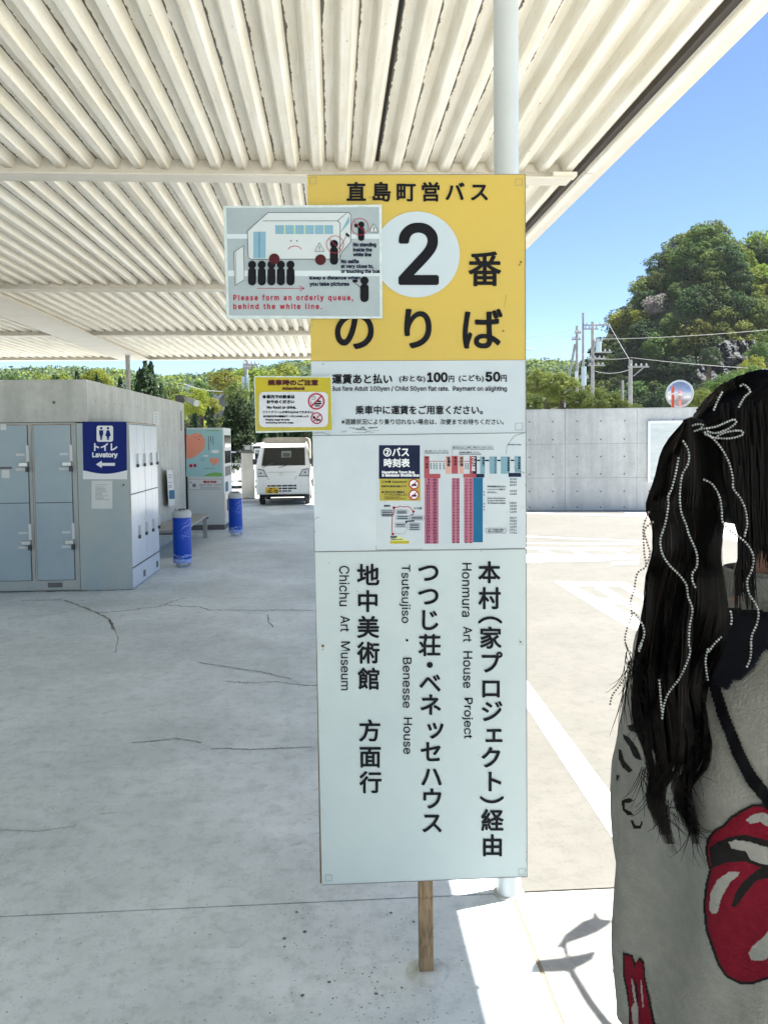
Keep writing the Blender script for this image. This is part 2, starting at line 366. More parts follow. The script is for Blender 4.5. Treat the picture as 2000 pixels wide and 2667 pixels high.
# shelter floor: concrete slabs with open joints over a dark joint bed
pav = tag(B(-12.0, 0.665, -9.9, 22.6, -0.010, -0.006).build('shelter_floor', M['jointd']), kind='structure')
XJ = [-12.0, -5.9, 0.655]; YJ = [-9.8, -3.4, 2.985, 10.05, 16.62, 22.55]
for i in range(len(XJ) - 1):
    for j in range(len(YJ) - 1):
        w = 0.004
        m_ = MB().box(XJ[i] + w, XJ[i + 1] - w, YJ[j] + w, YJ[j + 1] - w, -0.009, 0.0)
        m_.build('slab', M['slab'], pav)
# brown joint filler that shows in the sun
B(0.6495, 0.6605, -2, 2.98, -0.004, 0.0008).build('joint_filler', M['jointb'], pav)
B(-5.9, 2.5, 16.612, 16.632, -0.004, 0.0015).build('pale_joint', M['inkw'], pav)
# cracks
def crack(pts, wd=0.006, seed=1):
    r = random.Random(seed); P = []
    for (a, b), (c, e) in zip(pts[:-1], pts[1:]):
        n = max(2, int(math.hypot(c - a, e - b) / 6))
        for k in range(n): P.append((a + (c - a) * k / n + r.uniform(-1.8, 1.8), b + (e - b) * k / n + r.uniform(-1.3, 1.3)))
    P.append(pts[-1]); W = [G(*p, 0.0022) for p in P]; mb = MB()
    for k in range(len(W) - 1):
        t = (W[k + 1] - W[k]).normalized(); n_ = Vector((-t.y, t.x, 0))
        a = wd * r.uniform(0.25, 1.0); b = wd * r.uniform(0.25, 1.0)
        mb.add([W[k] + n_ * a, W[k] - n_ * a, W[k + 1] - n_ * b, W[k + 1] + n_ * b], [(0, 1, 2, 3)])
    mb.build('crack', M['crack'], pav)
crack([(60, 1564), (150, 1563), (170, 1558)], .011, 1); crack([(165, 1562), (215, 1580), (255, 1597), (285, 1612), (297, 1640)], .022, 2)
crack([(255, 1597), (330, 1590), (420, 1578), (450, 1566), (488, 1556)], .013, 3); crack([(430, 1576), (520, 1580), (545, 1589), (640, 1589), (820, 1589)], .012, 4)
crack([(697, 1601), (700, 1620), (712, 1634)], .011, 5); crack([(515, 1724), (600, 1738), (680, 1750), (760, 1768)], .010, 6)
crack([(590, 1775), (660, 1779), (720, 1775), (780, 1783), (826, 1785)], .012, 7)
crack([(345, 1934), (400, 1930), (455, 1922), (500, 1928), (525, 1935)], .010, 8); crack([(550, 1950), (600, 1949), (650, 1952), (740, 1948), (812, 1945)], .008, 9)
crack([(285, 1612), (310, 1660), (300, 1700)], .006, 12); crack([(215, 1580), (150, 1600), (90, 1604)], .005, 13); crack([(130, 1562), (165, 1562)], .012, 14)
crack([(260, 2120), (300, 2116)], .004, 10); crack([(0, 2160), (100, 2165), (200, 2150)], .003, 11)
gr_ = MB()
rg = random.Random(8)
for k in range(90):
    x = rg.uniform(-3.98, -2.4); w_ = rg.uniform(.02, .09); d_ = rg.uniform(.01, .05)
    gr_.add([(x, 9.655, .0012), (x + w_ * .5, 9.655 - d_, .0012), (x + w_, 9.655, .0012)], [(0, 1, 2)])
tag(gr_.build('foot_grime', M['crack'], pav), kind='stuff')
# round faint stains, gum spots
st = MB()
for px, py, r in ((570, 2386, .035), (603, 2409, .05), (612, 2452, .04), (538, 2455, .022), (770, 2190, .04), (720, 2205, .03), (520, 1822, .09), (670, 2050, .05), (650, 1912, .05), (58, 1745, .10), (325, 1745, .09), (40, 1982, .03)):
    c = G(px, py, 0.0018); st.add([(c.x + r * (1 + .25 * math.sin(3 * a)) * math.cos(a), c.y + r * (1 + .2 * math.cos(2 * a)) * math.sin(a), 0.0018) for a in [2 * math.pi * k / 18 for k in range(18)]], [tuple(range(18))])
st.build('stain', M['stain'], pav)
sp = MB(); rr = random.Random(5)
for k in range(420):
    if k < 150: px, py = rr.uniform(700, 1150), rr.uniform(2360, 2667)
    else: px, py = rr.uniform(0, 1500), 1600 + 1067 * rr.random() ** 0.7
    c = G(px, py, 0.0026)
    if c.x > 2.3: continue
    r = rr.uniform(.0012, .0035) if k > 12 else rr.uniform(.004, .007)
    a0 = rr.uniform(0, 6); sp.add([(c.x + r * rr.uniform(.6, 1.5) * math.cos(a0 + a), c.y + r * rr.uniform(.6, 1.3) * math.sin(a0 + a), .0026) for a in (0, 1.2, 2.5, 3.8, 5)], [(0, 1, 2, 3, 4)])
tag(sp.build('grit', M['dgrey'], pav), kind='stuff')
# road paint on the yard and shelter floor edge
road = tag(B(0.662, 6.6, 2.993, 18.4, -0.005, 0.0).build('sunlit_paving_dimmed', M['sunlit_dim']), kind='structure')  # same yard paving, darkened against sun glare; paving around stays bright for bounce
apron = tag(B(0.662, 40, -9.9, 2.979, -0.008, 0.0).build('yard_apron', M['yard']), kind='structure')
B(0.6625, 2.6, 0.9, 2.9785, 0.0005, 0.002).build('shadow_tone_patch', M['apron'], apron)  # added patch, toned so the dolphin sign's shadow reads dark enough
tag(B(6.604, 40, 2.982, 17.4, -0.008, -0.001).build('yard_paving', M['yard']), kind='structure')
mk = MB()
def gq(*px): mk.add([G(x, y, 0.003) for x, y in px], [tuple(range(len(px)))])
# long diagonal queue line
p0, p1 = G(1371, 1772, 0.003), G(1590, 2066, 0.003); q0, q1 = G(1371, 1842, 0.003), G(1590, 2176, 0.003)
d0, d1 = (p0 - p1).normalized(), (q0 - q1).normalized()
mk.add([p0 + d0 * .35, p1 - d0 * 2.2, q1 - d1 * 2.2, q0 + d1 * .35], [(0, 1, 2, 3)])
mk.build('queue_line', M['white_line'], road)
def q5(x, y): return (1360 + .2049 * x, 1300 + .2049 * y)
def marking(name, polys):
    mk = MB()
    for P in polys: mk.add([G(*q5(*p), 0.003) for p in P], [tuple(range(len(P)))])
    return mk.build(name, M['white_line'], road)
marking('hatched_marking', [[(410, 1045), (1310, 1058), (1390, 1108), (480, 1098)], [(480, 1098), (640, 1090), (1130, 1345), (1500, 1545), (1480, 1680), (1330, 1620)],
    [(890, 1105), (1040, 1108), (1500, 1370), (1480, 1460)], [(900, 1266), (1290, 1262), (1330, 1335), (1050, 1335)], [(1240, 1112), (1400, 1118), (1620, 1290), (1560, 1300)]])
marking('worn_marking', [[(-300, 610), (1100, 622), (1400, 655), (-300, 628)], [(-300, 700), (1490, 705), (1480, 735), (-300, 735)], [(-300, 737), (1480, 737), (1475, 768), (-300, 768)], [(-300, 770), (1130, 770), (1000, 790), (300, 785), (260, 808), (-300, 800)],
    [(1130, 800), (1480, 790), (1470, 830), (1150, 830)], [(180, 632), (260, 632), (420, 698), (300, 698)], [(590, 636), (720, 636), (830, 698), (690, 698)], [(1090, 642), (1200, 645), (1330, 700), (1230, 700)]])
marking('thin_line', [[(-300, 462), (60, 468), (1560, 530), (1560, 541), (60, 478), (-300, 470)]]); marking('thin_line', [[(-300, 552), (1500, 562), (1500, 573), (-300, 561)]])
marking('thin_line', [[(-300, 162), (1560, 206), (1560, 219), (-300, 170)]])
# worn crossing stripes near the barriers in the far yard
for k in range(3):
    q = MB(); q.box(-3.8 + k * .9, -3.1 + k * .9, 23.6, 24.1, -0.006, 0.002, rz=.5); q.build('yard_stripe', M['white_line'], road)

# thin sea haze
hz = B(-302, 342, -82, 388, -2.2, 48).build('haze', bpy.data.materials.new('haze_air')); tag(hz, kind='stuff')
hm_ = hz.data.materials[0]; hm_.use_nodes = True; hn = hm_.node_tree; hn.nodes.remove(hn.nodes['Principled BSDF'])
pv_ = hn.nodes.new('ShaderNodeVolumePrincipled'); pv_.inputs['Density'].default_value = 0.00013; pv_.inputs['Color'].default_value = (0.86, 0.93, 1.0, 1)
hn.links.new(pv_.outputs[0], hn.nodes['Material Output'].inputs['Volume'])

# ================================================================== SHELTER ROOF
RX0, RX1, RY0, RY1 = -13.28, 2.02, -9.3, 22.15
ZF, ZU = 3.955, 4.035
roof = thing('shelter_roof', (0.6, 6.0, 4.0), 'flat cream steel shelter roof with ribbed underside over the whole waiting area', 'roof')
def deck_mat():
    m, nt, b = new_mat('roof_deck'); b.inputs['Roughness'].default_value = 0.5
    tc = nt.nodes.new('ShaderNodeTexCoord')
    def noise(s, st=None, det=6, rg=.65):
        n = nt.nodes.new('ShaderNodeTexNoise'); n.inputs['Scale'].default_value = s; n.inputs['Detail'].default_value = det; n.inputs['Roughness'].default_value = rg
        mp = nt.nodes.new('ShaderNodeMapping'); mp.inputs['Scale'].default_value = st or (1, 1, 1); g_ = nt.nodes.new('ShaderNodeNewGeometry')
        nt.links.new(g_.outputs['Position'], mp.inputs[0]); nt.links.new(mp.outputs[0], n.inputs[0]); return n.outputs[0]
    def ramp(src, p0, p1, a, d):
        r = nt.nodes.new('ShaderNodeValToRGB'); e = r.color_ramp.elements
        e[0].position, e[1].position = p0, p1; e[0].color = (*a, 1); e[1].color = (*d, 1); nt.links.new(src, r.inputs[0]); return r.outputs[0]
    col = ramp(noise(1.3), .35, .65, (.83, .80, .70), (.88, .86, .79))
    col = mulnode(nt, col, ramp(noise(5, (4, .25, 4)), .3, .58, (.80, .76, .68), (1, 1, 1)), .85)
    col = mulnode(nt, col, ramp(noise(55, (1, .55, 1), 4, .7), .295, .335, (.12, .10, .07), (1, 1, 1)), .9)
    # cobweb dirt that clings along one rib edge
    sx = nt.nodes.new('ShaderNodeSeparateXYZ'); nt.links.new(tc.outputs['UV'], sx.inputs[0])
    n2 = nt.nodes.new('ShaderNodeMath'); n2.operation = 'MULTIPLY_ADD'; n2.inputs[1].default_value = 0.36; nt.links.new(noise(16, (1, .35, 1), 8, .8), n2.inputs[0]); n2.inputs[2].default_value = -0.13
    lt = nt.nodes.new('ShaderNodeMath'); lt.operation = 'LESS_THAN'; nt.links.new(sx.outputs[0], lt.inputs[0]); nt.links.new(n2.outputs[0], lt.inputs[1])
    x = nt.nodes.new('ShaderNodeMix'); x.data_type = 'RGBA'; nt.links.new(lt.outputs[0], x.inputs[0]); nt.links.new(col, x.inputs[6]); x.inputs[7].default_value = (.085, .07, .05, 1)
    nt.links.new(x.outputs[2], b.inputs['Base Color']); return m
M['deck'] = deck_mat()
PITCH_R = 0.205; PW = PITCH_R * 3
def deck_panel(L):
    """three trapezoid ribs, profile across x, extruded along y by L; uv.x is the place across one rib"""
    prof = []  # (x, z, u0)
    for k in range(3):
        x = k * PITCH_R
        prof += [(x, ZU, 0.0), (x + .072, ZU, .35), (x + .102, ZF + .010, .60), (x + .110, ZF, .7), (x + .168, ZF, .85), (x + .176, ZF + .010, .9)]
    prof.append((3 * PITCH_R, ZU, 1.0))
    me = bpy.data.meshes.new('deck_panel'); v = []; f = []; uv = []
    ny = 2
    for j in range(ny):
        for (x, z, u) in prof: v.append((x, L * j / (ny - 1), z - 4.0))
    n = len(prof)
    for j in range(ny - 1):
        for i in range(n - 1):
            f.append((j * n + i, j * n + i + 1, (j + 1) * n + i + 1, (j + 1) * n + i)); u0 = prof[i][2]; u1 = prof[i + 1][2] or 1.0
            if u1 <= u0: u1 = 1.0
            uv += [(u0, 0), (u1, 0), (u1, 1), (u0, 1)]
    me.from_pydata(v, [], f); me.materials.append(M['deck'])
    ul = me.uv_layers.new(name='UVMap'); ul.data.foreach_set('uv', [c for q in uv for c in q])
    return me
BY = [-8.27, -3.27, 1.73, 6.76, 11.72, 16.68, 21.62]
bays = [(RY0, BY[0] - .008)] + [(BY[i] + .008, BY[i + 1] - .008) for i in range(6)] + [(BY[6] + .008, RY1)]
GAPX = 0.385
pm = {}
for (a, b_) in bays:
    L = round(b_ - a, 3)
    if L not in pm: pm[L] = deck_panel(L)
    x = GAPX + .012
    while x < RX1 - .1:
        o = bpy.data.objects.new('deck_panel', pm[L]); COL.objects.link(o); o.parent = roof; o.location = Vector((x, a, 4.0)) - roof.location; x += PW
    x = GAPX - .012 - PW
    while x > RX0:
        o = bpy.data.objects.new('deck_panel', pm[L]); COL.objects.link(o); o.parent = roof; o.location = Vector((x, a, 4.0)) - roof.location; x -= PW
B(-13.3, 2.30, RY0 - .05, RY1 + .12, ZU + .030, ZU + .13).build('roof_slab', M['cream2'], roof)
B(GAPX - .013, GAPX + .013, RY0, RY1, ZU + .004, ZU + .028).build('expansion_joint', M['gap'], roof)
# beams: web + lower flange, with rib closures
for y in BY:
    bm = MB().box(-13.2, 2.0, y - .005, y + .005, 3.897, ZU + .026).box(-13.2, 2.0, y - .1, y + .1, 3.885, 3.897)
    bm.build('beam', M['cream2'], roof)
    cl = MB()
    for k in range(-3, 8):
        xx = GAPX + .012 + k * PITCH_R + .034
        cl.prism([(xx - .05, ZF + .0), (xx + .05, ZF), (xx + .025, ZU - .012), (xx - .025, ZU - .012)], lambda u, v, d: (u, y + d, v), (-.016, -.008))
    if 0 < y < 12: cl.build('rib_closure', M['cream'], roof)
# wide flat box girder that carries the ribs, running with them
B(-5.52, -4.74, RY0, 21.5, 3.872, 3.8835).build('box_girder', M['cream2'], roof)
B(-5.42, -4.84, RY0, 21.5, 3.898, ZF - .004).build('girder_web', M['cream'], roof)
# eave on the right: dark drip groove then pale edge
B(2.08, 2.135, RY0, RY1 + .1, 3.985, ZU + .028).build('drip_groove', M['gutter'], roof)
B(2.137, 2.30, RY0, RY1 + .1, 3.965, ZU + .029).build('fascia', M['cream2'], roof)
B(-13.2, 2.135, RY1 + .02, RY1 + .12, 3.95, ZU + .029).build('end_fascia', M['cream2'], roof)
# small bracket at the beam end
B(1.83, 2.03, 6.64, 6.75, 3.898, 3.93).build('bracket', M['cream'], roof)
def column(x, y, r, top, label, shade='col_white'):
    t = thing('roof_column', (x, y, 0), label, 'column', 'thin round steel columns under the roof')
    MB().lathe([(r, 0.0), (r, top)], (x, y, 0), 40).build('shaft', M[shade], t, smooth=True)
    MB().lathe([(r + .012, 0.0005), (r + .012, .006), (r + .002, .008)], (x, y, 0), 40).build('base_ring', M['wallc'], t)
    MB().lathe([(r + .03, top), (r + .03, top + .01)], (x, y, 0), 24).build('cap_plate', M['cream2'], t)
column(0.648, 2.985, 0.0455, 3.945, 'slim white column rising behind the right edge of the yellow bus stop sign')
c_ = AY(335, 1000, 20.2); column(c_.x, 20.2, 0.055, 3.86, 'thin grey column above the low concrete block, far side of the roof', 'bench')

# ================================================================== LOW CONCRETE BLOCK (lavatory) with lockers
LY = 9.655; BX = -2.87; BH = 2.485; LX0 = -3.98
lav = thing('concrete_block_house', (-6.0, 12.7, 0), 'low bare concrete building left under the shelter roof', 'building')
B(-9.6, BX, LY + .63, 15.82, 0, BH - .003).build('wall_body', M['wallc'], lav)
B(-9.6, BX, LY + .02, LY + .628, 1.992, BH).build('front_lintel', M['wallc'], lav)
B(-9.6, -5.9, LY + .03, LY + .629, 0, 1.99).build('front_pier', M['wallc'], lav)
def tieholes(pts, fn, r=.016):
    mb = MB()
    for p in pts: mb.prism(circ(*p, r, 10), fn, 0.0)
    return mb
tieholes([(BX - .38 - .9 * k, z) for k in range(7) for z in (2.22,)], lambda u, v, d: (u, LY + .017, v), .02).build('tie_hole', M['dgrey'], lav)['kind'] = 'stuff'
tieholes([(LY + .35 + .42 * k, z) for k in range(14) for z in (2.25, 1.70, 1.15, .6, .15)], lambda u, v, d: (BX + .003, u, v), .014).build('tie_hole', M['dgrey'], lav)['kind'] = 'stuff'
B(BX - .003, BX + .004, 15.45, 15.56, 1.95, 2.32).build('wall_lettering', M['inkg'], lav)

def door(mb, x0, x1, z0, z1, y, fr): mb.box(x0, x1, y - .012, y, z0, z1)
def locker_front(t, x0, cols, face, w, mats, big=True):
    """local frame: face at y=0 looking to -y, x from x0"""
    pass
lk = thing('coin_locker_bank', (-3.5, LY + .3, 0), 'grey coin lockers with four big doors facing the camera under the lintel', 'lockers')
B(LX0, -3.005, LY + .012, LY + .58, 0.01, 1.985).build('cabinet', M['locker_f'], lk, bevel=.003)
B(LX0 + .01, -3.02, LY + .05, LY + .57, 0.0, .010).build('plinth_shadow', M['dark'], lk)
def lz(py): return 1.75 - (py - 1149.5) / (F / LY * .997)
dz = (1.957, 1.052, 1.045, .135)
k = 0
for (x0, x1) in ((-3.965, -3.562), (-3.487, -3.066)):
    for (z1, z0) in ((dz[0], dz[1]), (dz[2], dz[3])):
        MB().box(x0 - .006, x1 + .006, LY + .006, LY + .0115, z0 - .006, z1 + .006).build('door_gasket', M['dark'], lk)
        d = B(x0, x1, LY - .006, LY + .0055, z0, z1).build('door', M['locker'], lk, bevel=.002)
        h = z0 + .50
        B(x1 - .012, x1 + .022, LY - .018, LY - .0065, h - .02, h + .17).build('key_guard', M['label'], d)
        B(x1 - .085, x1 + .01, LY - .055, LY - .0068, h - .075, h - .028).build('coin_lock', M['chrome'], d, bevel=.006)
        B(x1 - .012, x1 + .018, LY - .05, LY - .0068, h - .14, h - .080).build('key', M['dark'], d)
        B(x1 - .13, x1 - .03, LY - .008, LY - .0064, h + .05, h + .075).build('label_strip', M['label'], d)
        B(x1 - .14, x1 - .03, LY - .008, LY - .0064, h - .125, h - .092).build('label_strip', M['label'], d)
B(-3.38, -3.215, LY + .004, LY + .0115, .045, .10).build('vent_grille', M['dgrey'], lk)
B(LX0, -3.005, LY + .004, LY + .0115, 1.9605, 1.968).build('rusty_edge', M['rust'], lk)
B(-3.52, -3.515, LY + .008, LY + .0115, .14, 1.95).build('rusty_edge', M['rust'], lk)
n1 = B(-3.86, -3.77, LY - .0085, LY - .0065, 1.345, 1.44).build('small_notice', M['paper'], lk)
B(-3.89, -3.74, LY - .0085, LY - .0065, 1.45, 1.475).build('sticker', M['dgrey'], lk)
pz = AY(10, 1112, LY); B(pz.x - .03, pz.x + .035, LY - .0085, LY - .0065, pz.z - .035, pz.z + .035).build('sticker', M['paper'], lk)
# neighbouring bank beyond the left frame edge
lk0 = thing('coin_locker_bank', (-4.5, LY + .3, 0), 'grey coin lockers cut by the left edge of the picture', 'lockers')
B(-4.97, LX0 - .006, LY + .012, LY + .58, 0, 1.985).build('cabinet', M['locker_f'], lk0)
for x0 in (-4.95, -4.47):
    for (z1, z0) in ((dz[0], dz[1]), (dz[2], dz[3])): B(x0, x0 + .44, LY - .002, LY + .0115, z0, z1).build('door', M['locker'], lk0, bevel=.002)

# side banks: doors face +X, two lockers wide each
SX0, SX1 = -2.996, -2.395
def side_bank(y0, y1, label, panel):
    t = thing('side_locker_bank', ((SX0 + SX1) / 2, (y0 + y1) / 2, 0), label, 'lockers', 'narrow pale lockers along the concrete wall')
    ymin = y0 + (.012 if panel else .002)
    B(max(SX0, BX + .01) if not panel else SX0, SX1 - .012, ymin, y1, 0, 1.97).build('cabinet', M['locker_f'], t)
    if panel: B(SX0, SX1, y0, y0 + .0115, 0.004, 1.975).build('side_panel', M['locker_side'], t, bevel=.002)
    n = 2; w = (y1 - ymin - .01) / n
    B(SX1 - .0115, SX1 - .006, ymin + .002, y1 - .002, .24, 1.962).build('door_gasket', M['dark'], t)
    for k in range(n):
        a, b_ = ymin + .006 + k * w, ymin + (k + 1) * w
        for (z0, z1) in ((1.135, 1.955), (.265, 1.122)):
            d = B(SX1 - .0055, SX1 + .004, a, b_, z0, z1).build('door', M['locker_w'], t, bevel=.0015)
            h = z0 + .40
            B(SX1 + .0045, SX1 + .035, b_ - .055, b_ - .025, h - .05, h + .07).build('lock', M['chrome'], d)
            B(SX1 + .0045, SX1 + .03, b_ - .06, b_ - .015, h - .095, h - .055).build('key', M['dark'], d)
            B(SX1 + .0045, SX1 + .006, b_ - .10, b_ - .06, h + .10, h + .13).build('number_tag', M['label'], d)
            B(SX1 + .0045, SX1 + .006, b_ - .11, b_ - .065, h - .09, h - .055).build('number_tag', M['label'], d)
    B(SX1 - .0115, SX1 + .002, ymin + .003, y1 - .002, .012, .245).build('plinth', M['locker_w'], t)
    B(SX1 + .0025, SX1 + .004, y1 - .22, y1 - .10, .06, .14).build('vent_grille', M['dgrey'], t)
    B(SX1 - .02, SX1 + .003, y0 + .001, y1, 1.9755, 1.986).build('rusty_edge', M['rust'], t)
    return t
sb1 = side_bank(LY - .005, LY + .745, 'nearer side locker bank, its grey end panel holding the blue lavatory sign', True)
side_bank(LY + .748, LY + 1.48, 'farther side locker bank with pale doors, next to the blue bins', False)
B(SX1 - .004, SX1 + .0015, LY - .0075, LY - .0055, .9, 1.9).build('rusty_edge', M['rust'], sb1)
lf = lambda u, v, d: AY(u, v, LY - .008 - d)
def zmap(s, ox, oy, base): return lambda u, v, d=0.0: base(ox + s * u, oy + s * v, d)
L1 = zmap(440 / 1659, 0, 1080, lf)
c0 = AY(272, 1170, LY)
ls = thing('lavatory_sign', (c0.x, LY - .007, c0.z), 'blue lavatory sign with man and woman pictogram and left arrow', 'sign')
MB().prism([(818, 634), (1252, 634), (1246, 68), (812, 68)], L1, (-.003, .0025)).build('sign_plate', M['inkw'], ls)
P = [(812, 68), (1246, 68), (1250, 545)] + [(1250 - 430 * t, 545 + 36 * math.sin(math.pi * t)) for t in [i / 12 for i in range(1, 12)]] + [(820, 548)]
MB().prism(P[::-1], L1, .0035).build('blue_field', M['lav_blue'], ls)
mb = MB(); mb.prism(rrect(952, 108, 1114, 266, 20), L1, .0045)
text_box(mb, 'トイレ', 930, 282, 1152, 352, L1, 3.5, .0045); text_box(mb, 'Lavatory', 912, 372, 1156, 428, L1, 3.5, .0045)
mb.prism([(945, 488), (1003, 452), (1003, 474), (1132, 474), (1132, 502), (1003, 502), (1003, 524)], L1, .0045); mb.build('lettering', M['inkw'], ls)
mb = MB()
for cx, dr in ((997, 0), (1064, 1)):
    mb.prism(circ(cx, 133, 12, 14), L1, .0055)
    if not dr: mb.prism([(977, 152), (1017, 152), (1017, 200), (1010, 200), (1006, 250), (999, 250), (997, 210), (994, 250), (987, 250), (984, 200), (977, 200)], L1, .0055)
    else: mb.prism([(1052, 152), (1076, 152), (1092, 208), (1078, 210), (1074, 250), (1066, 250), (1064, 214), (1061, 250), (1053, 250), (1050, 210), (1037, 208)], L1, .0055)
mb.build('pictogram', M['lav_blue'], ls)
def notice(name, label, box, base, lines, loc, dep=.002, ink='inkg'):
    t = thing(name, loc, label, 'notice')
    x0, y0, x1, y1 = box
    MB().prism([(x0, y1), (x1, y1), (x1, y0), (x0, y0)], base, (-.001, dep)).build('paper_sheet', M['paper'], t)
    mb = MB()
    for (a, b_, c, h) in lines: rect(mb, x0 + (x1 - x0) * a, y0 + (y1 - y0) * b_, x0 + (x1 - x0) * c, y0 + (y1 - y0) * (b_ + h), base, dep + .001)
    mb.build('print', M[ink], t); return t
rl = random.Random(3)
c0 = AY(267, 1288, LY)
notice('paper_notice', 'white paper notice taped below the blue lavatory sign', (902, 648, 1108, 924), L1,
       [(.25, .14, .75, .012)] + [(.18, .22 + i * .045, rl.uniform(.5, .85), .012) for i in range(11)], (c0.x, LY, c0.z))
MB().prism(circ(1215, 690, 10, 12), L1, .004).build('bolt_hole', M['dark'], sb1)
# notice on concrete side wall
wf = lambda u, v, d=0.0: AX(u, v, BX + .003 + d)
c0 = AX(407, 1094, BX)
notice('paper_notice', 'small white notice high on the concrete side wall', (400, 1072, 414, 1107), wf, [(.2, .1 + i * .12, .8, .03) for i in range(7)], tuple(c0))
# standing white sign board against the side wall
def board_fn(u, v, d=0.0): return AX(u, v, BX + .10 + d)
c0 = AX(443, 1420, BX + .1)
wb = thing('upright_sign_board', (c0.x, c0.y, 0), 'tall narrow white notice board on the wall behind the near blue bin', 'notice board')
MB().prism([(440, 1318), (457, 1316), (450, 1224), (435, 1224)], board_fn, (-.04, 0)).build('board', M['paper'], wb)
mb = MB(); mb.prism([(441, 1300), (456, 1299), (455, 1276), (441, 1277)], board_fn, .002); mb.build('blue_sticker', M['tt_blue'], wb)
mb = MB()
for y in (1236, 1242, 1255, 1264, 1268): rect(mb, 440, y, 448, y + 2, board_fn, .002)
mb.build('print', M['inkg'], wb)
# security camera on the wall corner
cw = AY(486, 1042, 15.6); sc_ = thing('security_camera', tuple(cw), 'small white security camera on the corner of the concrete block', 'camera')
MB().box(cw.x - .20, cw.x - .04, 15.55, 15.7, BH, BH + .14).build('mount', M['dgrey'], sc_)
MB().tube([(cw.x - .05, 15.62, BH + .07), (cw.x + .12, 15.55, BH + .06)], .02, 8).build('arm', M['vend'], sc_)
MB().tube([(cw.x + .02, 15.62, BH + .06), (cw.x + .24, 15.30, BH - .03)], [.05, .06], 12).build('housing', M['vend'], sc_)

# ================================================================== BINS, BENCH, VENDING MACHINE
def bin_(px, py, Y, label):
    c = AY(px, py, Y); x, y = c.x, Y
    t = thing('rubbish_bin', (x, y, 0), label, 'bin', 'round blue rubbish bins by the wall')
    r = .128
    for k in range(3):
        a = k * 2.1 + .4; MB().tube([(x + .10 * math.cos(a), y + .10 * math.sin(a), .01), (x + .10 * math.cos(a), y + .10 * math.sin(a), .06)], .018, 8).build('foot', M['bin_top'], t)
    MB().lathe([(r - .004, .055), (r, .06), (r, .11)], (x, y, 0), 32).build('base_rim', M['bin_wave'], t, smooth=True)
    MB().lathe([(r, .111), (r, .69)], (x, y, 0), 32).build('drum', M['bin_blue'], t, smooth=True)
    MB().lathe([(r + .004, .690), (r + .006, .70), (r + .004, .755), (r - .01, .775), (r - .03, .79), (.03, .80)], (x, y, 0), 32).build('cap', M['bin_top'], t, smooth=True)
    for k in range(3):
        a = -2.4 + k * .8; MB().box(x + .07 * math.cos(a) - .03, x + .07 * math.cos(a) + .03, y + .07 * math.sin(a) - .02, y + .07 * math.sin(a) + .02, .793, .815, rz=a).build('cap_flap', M['dgrey'] if k else M['bin_top'], t)
    w = MB(); rw = random.Random(int(Y * 10))
    def onr(a, z): return (x + (r + .0012) * math.cos(a), y + (r + .0012) * math.sin(a), z)
    def arc(a0, z0, a1, z1, th, bend):
        n = 10; P = []
        for i in range(n + 1):
            s_ = i / n; P.append((a0 + (a1 - a0) * s_, z0 + (z1 - z0) * s_ + bend * math.sin(math.pi * s_)))
        for (A, Z), (C, E_) in zip(P[:-1], P[1:]): w.add([onr(A, Z), onr(C, E_), onr(C, E_ + th), onr(A, Z + th)], [(0, 1, 2, 3)])
    for k in range(7): arc(-1.35 + rw.uniform(-.2, .2), .42 + k * .03, -.35, .44 + k * .035 + rw.uniform(-.03, .05), .003, rw.uniform(-.03, .03))
    for k in range(22):
        a, z = rw.uniform(-1.9, -.5), rw.uniform(.38, .62); w.add([onr(a, z), onr(a + .03, z), onr(a + .03, z + .005), onr(a, z + .005)], [(0, 1, 2, 3)])
    for k in range(16): a = rw.uniform(-2.8, -.3); arc(a, rw.uniform(.115, .17), a + rw.uniform(.3, .8), rw.uniform(.115, .17), .006, rw.uniform(-.02, .03))
    tag(w.build('wave_print', M['bin_wave'], t), kind='stuff')
bin_(475, 1400, 11.40, 'near blue round bin with white wave print, right beside the lockers')
bin_(614, 1340, 15.02, 'far blue round bin in front of the vending machine')
bt = thing('bench', (-2.5, 13.5, 0), 'low grey bench between the two blue bins along the wall', 'bench')
for k in range(3): B(-2.78 + k * .17, -2.78 + k * .17 + .16, 12.15, 14.85, .385, .425).build('seat_board', M['bench'], bt, bevel=.004)
for (x, y) in ((-2.74, 12.3), (-2.34, 12.3), (-2.74, 14.72), (-2.34, 14.72)): B(x - .035, x + .035, y - .03, y + .03, 0, .345).build('leg', M['bench'], bt)
for y in (12.3, 14.72): B(-2.78, -2.28, y - .03, y + .03, .346, .384).build('crossbar', M['dgrey'], bt)
VY, VX0, VX1, VY1 = 15.98, -2.86, -2.145, 17.1
vm = thing('vending_machine', (-2.5, 16.5, 0), 'white vending machine with peach coloured character poster on its side', 'vending machine')
vb = AY(550, 1114, VY); VH = vb.z
B(VX0, VX1, VY, VY1, .10, VH).build('cabinet', M['vend'], vm, bevel=.012)
B(VX0 + .02, VX1 - .02, VY + .02, VY1 - .02, .0, .099).build('plinth', M['dgrey'], vm)
B(VX0 - .05, VX0 - .004, VY + .01, VY1, .05, VH - .01).build('dark_rear_gap', M['gap'], vm)
for (z0, z1) in ((1.62, 1.86), (1.30, 1.55)): B(VX1 + .001, VX1 + .008, VY + .12, VY1 - .12, z0, z1).build('display_window', M['vglass'], vm)
B(VX1 + .001, VX1 + .006, VY + .12, VY1 - .15, 1.05, 1.24).build('button_panel', M['dgrey'], vm)
B(VX1 + .001, VX1 + .006, VY + .12, VY1 - .6, .74, .93).build('blue_sticker', M['tt_blue'], vm)
B(VX1 + .001, VX1 + .005, VY + .02, VY + .10, .22, .70).build('orange_stripe', M['indic'], vm)
